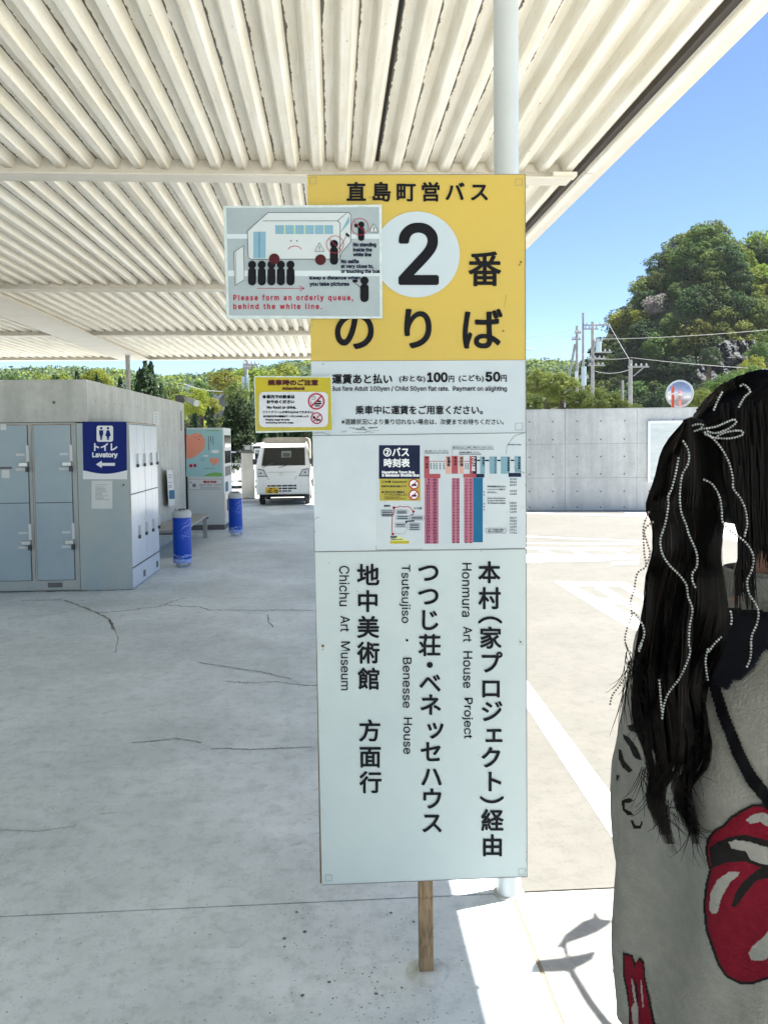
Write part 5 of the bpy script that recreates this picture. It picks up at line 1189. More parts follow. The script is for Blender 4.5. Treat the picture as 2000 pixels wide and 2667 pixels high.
gable('hill_house', 594, 990, 150, 4.5, 6, 2.0, 1.3, 'pale roofed house on the slope above the white flats', M['hwall'], M['bwall'], 2)
p = AY(565, 1016, 140); fb = thing('white_flats', (p.x, 140, p.z - 2), 'long white flats on the far wooded slope', 'building')
w_ = 5.2
B(p.x - w_, p.x + w_, 140, 146, p.z - 4, p.z + .8).build('wall', M['bwall'], fb); B(p.x - w_ - .2, p.x + w_ + .2, 139.8, 146, p.z + .801, p.z + 1.0).build('roof', M['hwall'], fb)
for j in range(2):
    for i in range(7): x = p.x - w_ + 1.0 + i * 1.4; B(x, x + .8, 139.96, 139.995, p.z - 1.2 + j * 1.1, p.z - .55 + j * 1.1).build('window', M['vglass'], fb)
p = AY(352, 1005, 60); hb_ = thing('small_building', (p.x, 60, 0), 'small blue-grey roofed building beyond the junipers', 'building'); B(p.x - .8, p.x + .8, 60, 64, 0, p.z).build('wall', M['bwall'], hb_); B(p.x - 1, p.x + 1, 59.8, 64, p.z + .001, p.z + .2).build('roof', M['locker'], hb_)
def pole(name, px, pyt, Y, r, label, lean=0.0, arms=(), extra=(), z0=-.5, group='concrete utility poles'):
    p = AY(px, pyt, Y); t = thing(name, (p.x, Y, 0), label, 'utility pole', group)
    MB().tube([(p.x + lean, Y, z0), (p.x, Y, p.z)], [r * 1.15, r * .8], 10).build('shaft', M['pole'], t, smooth=True)
    for (py, a, b_) in arms:
        z = AY(px, py, Y).z; xa, xb = AY(a, py, Y).x, AY(b_, py, Y).x; B(xa, xb, Y - .35, Y - .22, z - .07, z + .07).build('crossarm', M['pole'], t)
        for q in range(4): xx = xa + (xb - xa) * (q + .5) / 4; MB().lathe([(.07, .07), (.10, .15), (.06, .3)], (xx, Y - .28, z), 8).build('insulator', M['wire'], t)
    for (py, a, b_, h_) in extra:
        z = AY(px, py, Y).z; xa, xb = AY(a, py, Y).x, AY(b_, py, Y).x; MB().tube([((xa + xb) / 2, Y - .4, z - h_ / 2), ((xa + xb) / 2, Y - .4, z + h_ / 2)], abs(xb - xa) / 2, 12).build('transformer', M['locker'], t)
    return t
pole('utility_pole', 1502, 849, 84, .17, 'left pole of the pole group right of the sign', arms=((868, 1494, 1510), (885, 1486, 1510)), extra=((985, 1493, 1500, 1.4),))
pole('utility_pole', 1518, 815, 86, .15, 'tallest pole in the middle of the pole group', arms=((848, 1518, 1585), (858, 1518, 1555), (985, 1505, 1530)), extra=((980, 1510, 1523, 2.0),))
pole('utility_pole', 1542.5, 838, 82, .19, 'right pole of the pole group beside the hill', arms=((893, 1543, 1566), (903, 1543, 1563), (918, 1543, 1590), (935, 1530, 1575), (952, 1528, 1572)), extra=((905, 1548, 1562, 1.0),))
pole('stay_pole', 1497, 896, 84, .16, 'slanting stay pole leaning on the pole group', lean=-2.2)
p4 = pole('utility_pole', 1641, 937, 72, .20, 'single pole with one long crossarm left of the round mirror', arms=((956, 1632, 1686),))
Z_ = lambda px, py, Y: AY(px, py, Y)
MB().tube([Z_(1645, 980, 72) + Vector((0, -.3, 0)), Z_(1672, 958, 72) + Vector((0, -.3, 0))], .05, 6).build('brace', M['pole'], p4)
pole('short_post', 1621, 990, 40, .07, 'short grey steel post rising over the wall, left of the single pole', group='steel posts', z0=0)
pole('utility_pole', 641, 930, 62, .16, 'pale utility pole above the attention notice, seen under the roof edge', arms=((952, 634, 672), (960, 634, 655)), extra=((1005, 632, 640, 1.3), (1000, 642, 650, 1.3)))
pole('thin_mast', 1977, 628, 118, .12, 'thin dark mast on the skyline of the hill', group='masts')
def wire(pts, label, sag=.6, r=.03, m='wire'):
    P = []
    for (a, b_) in zip(pts[:-1], pts[1:]):
        for k in range(14):
            t = k / 14; q = a.lerp(b_, t); q.z -= sag * 4 * t * (1 - t); P.append(q)
    P.append(pts[-1]); o = MB().tube(P, r, 5).build('power_line', M[m]); tag(o, label, 'power line', 'overhead power lines')
wire([Z_(1541, 883, 82), Z_(2040, 855, 60)], 'upper pale wire crossing in front of the wooded hill', .2, .02, 'wire_w')
wire([Z_(1515, 922, 86), Z_(1638, 932, 72)], 'wire from the pole group down to the single pole', .3, .018, 'wire_w')
wire([Z_(1641, 931, 72), Z_(2040, 964, 46)], 'lower pale wire from the single pole to the right', .1, .018, 'wire_w')
wire([Z_(1584, 842, 84), Z_(1638, 936, 72)], 'steep wire slanting down to the single pole', .05, .02, 'wire_w')
wire([Z_(1545, 965, 82), Z_(1638, 963, 72)], 'low wire between pole group and single pole', .3, .025)
for a, b_, c_, lb in ((876, 856, 1340, 'top thin wire left of the pole group in the sky'), (892, 868, 1340, 'second thin wire left of the pole group'), (905, 884, 1340, 'third thin wire left of the pole group'), (930, 900, 1340, 'lowest thin wire reaching the pole group from the sign')):
    wire([Z_(c_, a + 4, 95), Z_(1498, b_, 84)], lb, .25, .022)
wire([Z_(1340, 910, 60), Z_(1387, 911, 60)], 'short dark wire end beside the sign', .0, .05, 'dgrey')
wire([Z_(480, 1000, 62), Z_(641, 1010, 62)], 'thin wire left of the pale utility pole', .4, .02)

# ================================================================== PERSON (right edge, seen from behind)
PX, PY = 0.597, 1.12
PHI = math.radians(72)          # facing: turned from +Y towards +X
Rp = Matrix.Rotation(-PHI, 4, 'Z')
pers = thing('person', (PX, PY, 0), 'person in grey knit sweater with red lips print, long black hair with pearl strings', 'person', rz=0)
def L2W(x, y, z): return Matrix.Translation((PX, PY, 0)) @ Rp @ Vector((x, y, z))
def skin_body():
    V = []; E_ = []; Rr = []
    def a(p, r, par=None):
        V.append(p); Rr.append(r if isinstance(r, tuple) else (r, r))
        if par is not None: E_.append((par, len(V) - 1))
        return len(V) - 1
    pel = a((0, 0, .98), (.15, .115)); sp1 = a((0, .012, 1.14), (.125, .095), pel); ch = a((0, .0, 1.33), (.12, .08), sp1); uc = a((0, -.005, 1.44), (.085, .055), ch)
    nk = a((0, .026, 1.53), .042, uc); nt = a((0, .045, 1.60), .045, nk); h1 = a((0, .055, 1.66), .05, nt)
    for s in (-1, 1):
        sh = a((s * .145, .0, 1.42), .042, uc); ub = a((s * .18, .0, 1.34), .042, sh); fo = .05 if s < 0 else 0; el = a((s * .22, -.02 + fo, 1.16), .038, ub); fa = a((s * .232, .0, 1.08), .038, el); wr = a((s * .24, .05, .915), .026, fa)
        pm_ = a((s * .242, .07, .865), (.030, .018), wr); pk = a((s * .242, .085, .82), (.036, .016), pm_)
        for q, (off, ln) in enumerate(((-.028, .062), (-.010, .072), (.009, .068), (.026, .052))):
            k1 = a((s * .242, .090 + off * .8, .80), .0105, pk); k2 = a((s * .238, .098 + off * .85, .80 - ln * .55), .0095, k1); a((s * .228, .100 + off * .85, .80 - ln), .008, k2)
        t1 = a((s * .235, .105, .86), .012, pm_); t2 = a((s * .230, .125, .835), .0105, t1); a((s * .226, .13, .805), .009, t2)
        hp = a((s * .09, .0, .90), .098, pel); th = a((s * .10, .01, .72), .078, hp); kn = a((s * .10, .02, .50), .055, th); cf = a((s * .10, -.01, .38), .056, kn); an = a((s * .10, -.02, .11), .034, cf); hl = a((s * .10, -.02, .05), .036, an); a((s * .115, .12, .035), (.035, .025), hl)
    me = bpy.data.meshes.new('body'); me.from_pydata(V, E_, []); o = link('body', me, pers, local=True); o.matrix_local = Rp
    m = o.modifiers.new('skin', 'SKIN'); m.use_smooth_shade = True
    for i, d in enumerate(me.skin_vertices[0].data): d.radius = Rr[i]; d.use_root = (i == 0)
    s = o.modifiers.new('sub', 'SUBSURF'); s.levels = 1; s.render_levels = 1
    dg = bpy.context.evaluated_depsgraph_get(); dg.update(); bm_ = bpy.data.meshes.new_from_object(o.evaluated_get(dg))
    # head joined to the same skin: brow, nose, lips, chin, ears by shaping a sphere
    mb = MB(); nu, nv = 40, 30; base = []
    for j in range(nv + 1):
        th_ = math.pi * j / nv
        for i in range(nu):
            ph = 2 * math.pi * i / nu; x, y, z = math.sin(th_) * math.sin(ph), math.sin(th_) * math.cos(ph), math.cos(th_)
            X, Y, Z = x * .077, y * .098, z * .118
            if z < 0: X *= 1 - .30 * (-z) ** 1.5; Y = Y * (1 - .18 * (-z)) + .012 * (-z)
            if y > 0:
                g_ = lambda cx_, cz_, sx_, sz_: math.exp(-((X - cx_) / sx_) ** 2 - ((Z - cz_) / sz_) ** 2)
                Y += .024 * g_(0, -.022, .011, .016) + .012 * g_(0, .0, .008, .02) + .008 * g_(0, -.060, .022, .007) + .008 * g_(0, -.092, .022, .014) + .005 * g_(0, .028, .05, .010)
                Y -= .013 * g_(.031, .006, .015, .010) + .013 * g_(-.031, .006, .015, .010) + .005 * g_(0, -.050, .02, .004)
            base.append((X, Y + .035, Z + 1.705))
    mb.add(base, [(j * nu + i, j * nu + (i + 1) % nu, (j + 1) * nu + (i + 1) % nu, (j + 1) * nu + i) for j in range(nv) for i in range(nu)])
    for s_ in (-1, 1):
        ear = MB(); ear.lathe([(.004, -.006), (.026, -.004), (.030, .004), (.022, .006), (.010, .0)], n=16); T_ = Matrix.Translation((s_ * .079, .025, 1.70)) @ Matrix.Rotation(s_ * math.radians(80), 4, 'Y'); mb.add([T_ @ Vector(v) for v in ear.v], ear.f)
    import bmesh
    b = bmesh.new(); b.from_mesh(bm_); hm = bpy.data.meshes.new('h'); hm.from_pydata(mb.v, [], mb.f); b.from_mesh(hm); out = bpy.data.meshes.new('body'); b.to_mesh(out); b.free()
    o.modifiers.clear(); o.data = out; out.materials.append(M['skin'])
    r = o.modifiers.new('remesh', 'REMESH'); r.mode = 'VOXEL'; r.voxel_size = .0045; r.use_smooth_shade = True
    return o
body = skin_body()
for s in (-1, 1):
    MB().lathe([(.001, -.012), (.008, -.009), (.012, 0), (.008, .009), (.001, .012)], (0, 0, 0), 12)
    e = MB(); e.lathe([(.001, -.012), (.0085, -.0085), (.012, 0), (.0085, .0085), (.001, .012)], (s * .031, .118, 1.711), 14); eo = e.build('eye', M['inkw'], pers, local=True, smooth=True); eo.matrix_local = Rp
# ---- sweater
ZK = [(.90, .90), (.915, .93), (.93, .86), (1.0, .895), (1.07, .93), (1.13, .96), (1.18, .99), (1.23, 1.005), (1.30, .96), (1.385, .86), (1.43, .77), (1.465, .66), (1.49, .62), (1.505, .53), (1.512, .375), (1.52, .345), (1.55, .325), (1.556, .315), (1.55, .30)]
def kz(i): return ZK[i]
M['knit'] = mat('sweater_knit', (0.20, 0.20, 0.178), 0.95, (0.255, 0.252, 0.225), 40, lo=.3, hi=.7, bump=0.5, bscale=260, spec=.1)
M['knit_red'] = mat('knit_red', (0.115, 0.005, 0.013), 0.95, (0.15, 0.008, 0.018), 60, bump=0.4, bscale=260, spec=.1)
M['knit_black'] = mat('knit_black', (0.012, 0.011, 0.011), 0.95, bump=0.3, bscale=260, spec=.1)
M['knit_pale'] = mat('knit_pale', (0.27, 0.265, 0.24), 0.95, (0.22, 0.22, 0.2), 60, bump=0.4, bscale=260, spec=.1)
def interp(z):
    for (a, b_), (c, d) in zip(ZK[:-1], ZK[1:]):
        if a <= z <= c: return b_ + (d - b_) * (z - a) / max(1e-6, c - a)
    return ZK[-2][1]
zs = list(np.linspace(.93, 1.50, 46)); rows = [(z, interp(z)) for z in zs]; rows = [(.835, .85), (.84, .88), (.86, .87), (.89, .86)] + rows + ZK[13:]
NR = 120; sv = []; sf_ = []
for j, (z, k) in enumerate(rows):
    for i in range(NR):
        a = 2 * math.pi * i / NR; c, s = math.cos(a), math.sin(a); e = .82
        rx_ = .225 if z < 1.5 else .19; ry_ = .163 if z < 1.5 else .17; x0c = 0.0
        kx = k + .16 * math.exp(-((z - 1.455) / .03) ** 2) + (.10 if z < .92 else max(0.0, .10 - (z - .92)))
        x = rx_ * kx * math.copysign(abs(c) ** e, c); y = ry_ * k * math.copysign(abs(s) ** e, s)
        fold = 1.8 * (.007 * math.sin(7 * a + 3 * z) * max(0, 1 - (z - .9) / .55) + .006 * math.sin(11 * a - 9 * z + 1) * max(0, 1 - (z - .9) / .45) + .005 * math.sin(3 * a + 14 * z)) if z < 1.46 else 0
        fold += .006 * math.exp(-((a - 4.35 + (z - 1.1) * .8) / .05) ** 2) * (1 if z < 1.3 else 0)
        cy = .006 + .028 * max(0, min(1, (z - 1.42) / .09))
        sv.append((x + fold * c, y + cy + fold * s, z))
for j in range(len(rows) - 1):
    for i in range(NR): sf_.append((j * NR + i, j * NR + (i + 1) % NR, (j + 1) * NR + (i + 1) % NR, (j + 1) * NR + i))
sw = MB(); sw.add(sv, sf_)
for s in (-1, 1):   # sleeves
    f_ = .055 if s < 0 else 0
    P = [(s * .11, .015, 1.43), (s * .155, .015 + f_ * .5, 1.40), (s * .19, .0 + f_, 1.32), (s * .215, -.01 + f_, 1.18), (s * .225, .005 + f_, 1.08), (s * .24, .045 + f_, .96), (s * .24, .055 + f_, .925)]
    sw.tube(P, [.06, .070, .070, .066, .064, .052, .043], 24, cap=False)
swo = sw.build('sweater', M['knit'], pers, local=True, smooth=True); swo.matrix_local = Rp
tb = MB()
for s in (-1, 1): tb.tube([(s * .076, 0, .99), (s * .084, .0, .85), (s * .102, .012, .65), (s * .105, .01, .45), (s * .105, -.012, .25), (s * .105, -.02, .10)], [.085, .092, .092, .085, .078, .07], 20)
to = tb.build('trousers', M['trouser'], pers, local=True, smooth=True); to.matrix_local = Rp
for s in (-1, 1):
    sh = MB(); sh.tube([(s * .10, -.075, .05), (s * .10, -.02, .06), (s * .108, .08, .045), (s * .116, .16, .035), (s * .118, .185, .03)], [.035, .045, .043, .036, .02], 14); sh.v = [(x, y, max(.002, z)) for x, y, z in sh.v]; so = sh.build('shoe', M['knit_pale'], pers, local=True, smooth=True); so.matrix_local = Rp
# ray hits on the sweater, for prints and hair that lie on it
Mw = Matrix.Translation((PX, PY, 0)) @ Rp
bvh = BVHTree.FromPolygons([Mw @ Vector(v) for v in sw.v], sw.f)
E0 = Vector((0, 0, EYE))
def hit(px, py):
    d = ray(px, py).normalized(); h = bvh.ray_cast(E0, d, 5.0)
    return (h[0], h[1], d) if h[0] else (None, None, d)
def inpoly(x, y, P):
    c = False; n = len(P); j = n - 1
    for i in range(n):
        xi, yi = P[i]; xj, yj = P[j]
        if (yi > y) != (yj > y) and x < (xj - xi) * (y - yi) / (yj - yi) + xi: c = not c
        j = i
    return c
def z3(P): return [(1500 + .4596 * x, 1650 + .4596 * y) for x, y in P]
def knit_print(items, name, cell=2.6):
    """items: list of (material key, polygon) painted in order; stitched cells laid on the knit"""
    xs_ = [p[0] for _, P in items for p in P]; ys_ = [p[1] for _, P in items for p in P]
    grids = {}; x = min(xs_)
    cells = {}
    i0, i1, j0, j1 = int(min(xs_) / cell), int(max(xs_) / cell) + 1, int(min(ys_) / cell), int(max(ys_) / cell) + 1
    for j in range(j0, j1):
        for i in range(i0, i1):
            cx_, cy_ = (i + .5) * cell, (j + .5) * cell + (.35 * cell if i % 2 else 0); m_ = None
            for mk_, P in items:
                if inpoly(cx_, cy_, P): m_ = mk_
            if m_: cells.setdefault(m_, []).append((i, j))
    cache = {}
    def pt(i, j, off):
        k = (i, j, off)
        if k not in cache:
            h, n_, d = hit(i * cell, j * cell + off); cache[k] = None if h is None else h - d * .0014
        return cache[k]
    for m_, L in cells.items():
        if m_ == 'none': continue
        mb = MB()
        for (i, j) in L:
            off = .35 * cell if i % 2 else 0; q = [pt(i, j, off), pt(i + 1, j, off), pt(i + 1, j + 1, off), pt(i, j + 1, off)]
            if all(q): mb.add(q, [(0, 3, 2, 1)])
        if mb.f: mb.build(name, M[m_], pers)
LIP = [(1060, 966), (1000, 968), (960, 985), (880, 1030), (830, 1082), (780, 1112), (740, 1160), (728, 1230), (740, 1300), (752, 1340), (730, 1420), (718, 1540), (730, 1680), (768, 1790), (800, 1880), (850, 1950), (930, 1988), (1000, 1988), (1060, 1968), (1150, 1930), (1260, 1840), (1340, 1700), (1380, 1560), (1390, 1440), (1440, 1330), (1470, 1220), (1440, 1110), (1350, 1040), (1260, 985), (1160, 990), (1110, 1005)]
def inset(P, k):
    out = []; n = len(P)
    for i in range(n):
        (a, b_), (c, d), (e, f_) = P[i - 1], P[i], P[(i + 1) % n]; tx, ty = e - a, f_ - b_; L = math.hypot(tx, ty) or 1; out.append((c - ty / L * k * -1, d + tx / L * k * -1))
    return out
def area(P): return sum(P[i - 1][0] * P[i][1] - P[i][0] * P[i - 1][1] for i in range(len(P)))
LI = inset(LIP, 16)
if abs(area(LI)) > abs(area(LIP)): LI = inset(LIP, -16)
knit_print([('knit_black', z3(LIP)), ('knit_red', z3(LI)),
    ('knit_black', z3([(752, 1215), (800, 1180), (870, 1152), (960, 1140), (1088, 1175), (1200, 1160), (1330, 1170), (1420, 1210), (1380, 1300), (1250, 1340), (1120, 1350), (1088, 1385), (1020, 1400), (960, 1470), (905, 1550), (878, 1545), (900, 1470), (950, 1400), (1010, 1350), (1045, 1325), (960, 1292), (850, 1298), (765, 1330)])),
    ('knit_pale', z3([(862, 1182), (900, 1170), (980, 1180), (1088, 1215), (1200, 1200), (1300, 1215), (1250, 1290), (1120, 1312), (1040, 1305), (985, 1280), (960, 1235), (880, 1218)])),
    ('knit_pale', z3([(865, 1350), (925, 1352), (915, 1375), (870, 1410), (820, 1500), (800, 1580), (770, 1592), (752, 1560), (760, 1470), (800, 1395)])),
    ('knit_pale', z3([(1130, 1620), (1060, 1720), (1000, 1770), (975, 1810), (990, 1850), (1060, 1855), (1130, 1800), (1190, 1700), (1200, 1630)])),
    ('knit_pale', z3([(960, 1055), (1000, 1025), (1060, 1015), (1110, 1040), (1130, 1090), (1080, 1092), (1040, 1068), (985, 1078)]))], 'lips_print')
knit_print([('knit_black', z3([(265, 1808), (318, 1822), (336, 1870), (360, 1832), (384, 1862), (392, 1960), (420, 2090), (450, 2230), (300, 2230), (296, 2120), (282, 2020), (262, 1930)])),
    ('knit_red', z3([(272, 1822), (312, 1832), (330, 1900), (348, 1850), (374, 1870), (384, 1970), (408, 2090), (436, 2230), (310, 2230), (304, 2110), (292, 2010), (272, 1920)])),
    ('knit_black', z3([(332, 1960), (345, 1990), (352, 2100), (345, 2230), (336, 2230), (338, 2080)])),
    ('knit_pale', z3([(312, 1945), (330, 2000), (336, 2060), (352, 2130), (350, 2230), (322, 2230), (312, 2120), (330, 2090), (316, 2020)])), ('knit_pale', z3([(364, 1940), (374, 2010), (382, 2110), (376, 2120), (366, 2030)]))], 'letter_print', 2.2)
knit_print([('knit_black', z3([(262, 570), (300, 590), (345, 650), (372, 720), (340, 710), (320, 690), (300, 640), (272, 600)])), ('knit_black', z3([(236, 650), (255, 660), (270, 720), (320, 775), (300, 790), (262, 760), (240, 710)])),
    ('knit_black', z3([(290, 520), (340, 510), (360, 560), (330, 560), (300, 548)])), ('knit_black', z3([(255, 945), (300, 930), (325, 945), (300, 960), (275, 960), (275, 995), (310, 1010), (325, 1030), (290, 1030), (262, 1000)])),
    ('knit_black', z3([(303, 1055), (325, 1060), (330, 1085), (360, 1090), (370, 1060), (376, 1075), (365, 1105), (325, 1105)])), ('knit_black', z3([(228, 800), (244, 806), (232, 835), (226, 836)]))], 'letter_print', 2.0)
# collar ribs
cr = MB()
for i in range(96):
    a = 2 * math.pi * i / 96; c, s = math.cos(a), math.sin(a); rx_ = .19; ry_ = .17; e = .82
    def cp(k, z, o=0.0035): return (rx_ * k * math.copysign(abs(c) ** e, c) + o * c, ry_ * k * math.copysign(abs(s) ** e, s) + .034 + o * s, z)
    cr.tube([cp(.345, 1.519), cp(.335, 1.535), cp(.325, 1.551)], .0028, 5)
co = cr.build('collar_rib', M['knit'], pers, local=True); co.matrix_local = Rp; co['kind'] = 'stuff'
# ---- hair
M['hair'] = mat('hair_black', (0.002, 0.0017, 0.0016), 0.6, (0.004, 0.003, 0.0026), 14, lo=.45, hi=.75, spec=.09)
M['hair_tip'] = mat('hair_brown', (0.012, 0.0075, 0.005), 0.7, (0.035, 0.021, 0.013), 25, spec=.2)
HC = AY(2000, 1184, PY); HR = (.113, .113, .119)
def head_pt(u, v, k=1.0):  # u azimuth, v elevation
    return Vector((HC.x + HR[0] * k * math.cos(v) * math.cos(u), HC.y + HR[1] * k * math.cos(v) * math.sin(u), HC.z + HR[2] * k * math.sin(v)))
cap = MB(); nu, nv = 48, 24
for j in range(nv + 1):
    for i in range(nu):
        u = 2 * math.pi * i / nu; vv = -math.pi / 2 * .62 + (math.pi / 2 * 1.62) * j / nv; q = head_pt(u, vv, .985)
        fx = (q.x - HC.x) / HR[0]
        if fx > .55 and vv < .5: q.x = HC.x + HR[0] * .55
        cap.v.append(tuple(q))
for j in range(nv):
    for i in range(nu): cap.f.append((j * nu + i, j * nu + (i + 1) % nu, (j + 1) * nu + (i + 1) % nu, (j + 1) * nu + i)); cap.mi.append(0)
cap.build('hair_cap', M['hair'], pers, smooth=True)
KN = AY(1788, 1120, 1.03)
def strand(mb, P, r0, r1, n=3):
    m_ = len(P); mb.tube(P, [r0 + (r1 - r0) * i / (m_ - 1) for i in range(m_)], n, cap=False)
hs = MB(); rs = random.Random(2)
for k in range(900):   # combed over the skull to the knot
    u = rs.uniform(0, 2 * math.pi); vv = rs.uniform(-.5, 1.5); st0 = head_pt(u, vv, 1.0)
    if (st0.x - HC.x) / HR[0] > .62 and vv < .5: continue
    P = []
    for i in range(9):
        t = i / 8; q = st0.lerp(KN, t ** 1.15); d_ = q - HC; kk = math.sqrt((d_.x / HR[0]) ** 2 + (d_.y / HR[1]) ** 2 + (d_.z / HR[2]) ** 2)
        if t < .8: q = HC + d_ * ((1.0 + rs.uniform(0, .02)) / max(kk, .2)) if kk < 1.01 or t < .5 else q
        P.append(q + Vector((rs.uniform(-1, 1), rs.uniform(-1, 1), rs.uniform(-1, 1))) * .0008)
    strand(hs, P, .0011, .0009)
tag(hs.build('hair_combed', M['hair'], pers), kind='stuff')
PT = [(1092, 1786, 1797), (1105, 1775, 1816), (1125, 1757, 1838), (1150, 1737, 1856), (1180, 1722, 1868), (1250, 1707, 1882), (1300, 1688, 1890), (1330, 1685, 1888), (1365, 1702, 1884), (1440, 1702, 1881), (1500, 1683, 1889), (1590, 1662, 1900), (1680, 1647, 1892), (1745, 1636, 1868), (1800, 1640, 1846), (1870, 1644, 1858), (1930, 1658, 1863), (2000, 1674, 1845), (2060, 1690, 1815), (2110, 1698, 1800), (2160, 1712, 1808), (2230, 1745, 1822)]
def span(y):
    for a, b_ in zip(PT[:-1], PT[1:]):
        if y <= b_[0]: t = (y - a[0]) / (b_[0] - a[0]); return a[1] + (b_[1] - a[1]) * t, a[2] + (b_[2] - a[2]) * t
    return PT[-1][1], PT[-1][2]
LK = [[(2000, 1695), (2050, 1700), (2110, 1712), (2180, 1735), (2226, 1757)], [(2000, 1770), (2060, 1772), (2110, 1785), (2160, 1802), (2214, 1818)]]
def lk_x(k, y):
    L = LK[k]
    for a, b_ in zip(L[:-1], L[1:]):
        if y <= b_[0]: return a[1] + (b_[1] - a[1]) * (y - a[0]) / (b_[0] - a[0])
    return L[-1][1]
_yc = {}
def surfY(py):
    """depth of the hair sheet for a photo row: just off the back of the sweater"""
    k = int(py / 12)
    if k not in _yc:
        best = []
        for px in range(1640, 1900, 20):
            h, n_, d = hit(px, k * 12)
            best.append((px, h.y if h else None))
        _yc[k] = best
    return _yc[k]
def hairY(px, py):
    if py < 1500: t = max(0.0, min(1.0, (py - 1110) / 420)); return 1.022 * (1 - t) + 1.004 * t
    b = surfY(py); c = min(b, key=lambda q: abs(q[0] - px)); y0 = min(c[1], 1.03) if c[1] else 1.03
    base = y0 - .012
    t = min(1.0, (py - 1500) / 330); return 1.004 * (1 - t) + base * t
def hair_strands(n, m, name, seed, r=.0011, edge=False, ylo=1094):
    mb = MB(); q = random.Random(seed)
    for k in range(n):
        u = q.uniform(-1, 1) if not edge else (q.choice([-1, 1]) * q.uniform(.85, 1.06)); dv = q.random(); ph = q.uniform(0, 6.28); amp = q.uniform(1, 5); lock = 0 if u < .1 else 1
        end = q.choice([q.uniform(1900, 2080), q.uniform(2080, 2226 if lock == 0 else 2212), q.uniform(2120, 2224 if lock == 0 else 2212)])
        if edge and q.random() < .4: end = q.uniform(1500, 1900)
        P = []; py = ylo; uo = q.uniform(-1, 1); lk = int((u + 1) * 5.5 + q.uniform(-.35, .35))
        while py < end:
            a, b_ = span(py); c, w = (a + b_) / 2, (b_ - a) / 2
            wv = max(0.0, min(1.0, (py - 1350) / 350)); px = c + w * u * (.96 - .1 * wv) + amp * .5 * math.sin(py / 55 + ph) * (0.3 if py < 1300 else 1) + wv * 11 * math.sin(py / (62 + 9 * (lk % 3)) + lk * 1.7) + 3 * math.sin(py / 130 + u * 5)
            if py > 1985:
                t = min(1, (py - 1985) / 110); t = t * t * (3 - 2 * t); wd = 30 * (1 - (py - 1985) / 250) + 2; px = px * (1 - t) + (lk_x(lock, py) + uo * wd + 7 * math.sin(py / 34 + lk * 1.3) + 3 * math.sin(py / 19 + ph)) * t
            P.append(AY(px, py, hairY(px, py) - .004 - .030 * dv * (1 - .6 * abs(u)) + .010 * math.sin(py / 170 + u * 3)))
            py += 24
        if len(P) > 3: strand(mb, P, r, r * .08)
    return tag(mb.build(name, M[m], pers), kind='stuff')
hair_strands(2300, 'hair', 'hair_ponytail', 5, .0009); hair_strands(260, 'hair_tip', 'hair_highlight', 6, .0007); hair_strands(170, 'hair', 'hair_flyaway', 7, .0006, True)
# dark core inside the ponytail so no daylight shows through
core = MB(); rows_ = []
for k, py in enumerate(range(1122, 2021, 30)):
    a, b_ = span(py); c, w = (a + b_) / 2, (b_ - a) / 2 * .93; ring_ = []
    if py > 1850: w *= 1 - (py - 1850) / 320
    for i in range(14):
        t = 2 * math.pi * i / 14; px = c + w * math.cos(t); hy = hairY(c + w * .9 * math.cos(t), py); ring_.append(tuple(AY(px, py, hy + .014 + .007 * math.sin(t))))
    rows_.append(ring_)
for r_ in rows_: core.v += r_
for j in range(len(rows_) - 1):
    for i in range(14): core.f.append((j * 14 + i, j * 14 + (i + 1) % 14, (j + 1) * 14 + (i + 1) % 14, (j + 1) * 14 + i)); core.mi.append(0)
core.build('hair_core', M['hair'], pers, smooth=True)
# hair falling at the side of the face and nape
mb = MB(); q = random.Random(9)
for k in range(1100):
    x0_ = q.uniform(1880, 2230); dv = q.random(); end = q.uniform(1400, 1500) if x0_ > 1950 else q.uniform(1480, 1610); P = []; ph = q.uniform(0, 6); py = q.uniform(1040, 1250)
    while py < end:
        lim = 1880 + (40 if py > 1360 else (py - 1200) / 160 * 30); px = x0_ + 4 * math.sin(py / 60 + ph) + (py - 1200) * .05
        px = max(px, (max(1800, 1800 + (py - 1110) * .6) + (40 if py < 1110 else 0) if py < 1250 else lim) + dv * 8 - (8 if py > 1480 else 0)); P.append(AY(px, py, .985 + .03 * dv)); py += 34
    if len(P) > 3: strand(mb, P, .0011, .0005)
tag(mb.build('hair_side', M['hair'], pers), kind='stuff')
mb = MB()
for k in range(130):   # thin curling ends
    x0_, y0_ = q.choice([(1640, 1720), (1660, 1830), (1790, 2020), (1745, 2110), (1700, 2080), (1800, 2150), (1680, 2010)]); a = q.uniform(-.5, 1.2); P = []; px, py = x0_ + q.uniform(-14, 14), y0_ + q.uniform(-30, 30); cv = q.uniform(-.16, .16)
    for i in range(9): P.append(AY(px, py, hairY(px, py) - .012)); px += 12 * math.sin(a) * .8; py += 12 * math.cos(a); a += cv
    strand(mb, P, .0006, .0002)
for k in range(12):
    P = []; px, py = q.uniform(1625, 1640), q.uniform(1740, 1790); a = q.uniform(-.6, .2)
    for i in range(10): P.append(AY(px, py, 1.05)); px += 13 * math.sin(a) * .6; py += 14; a += q.uniform(-.2, .25)
    strand(mb, P, .0006, .0002)
tag(mb.build('hair_curl', M['hair'], pers), kind='stuff')
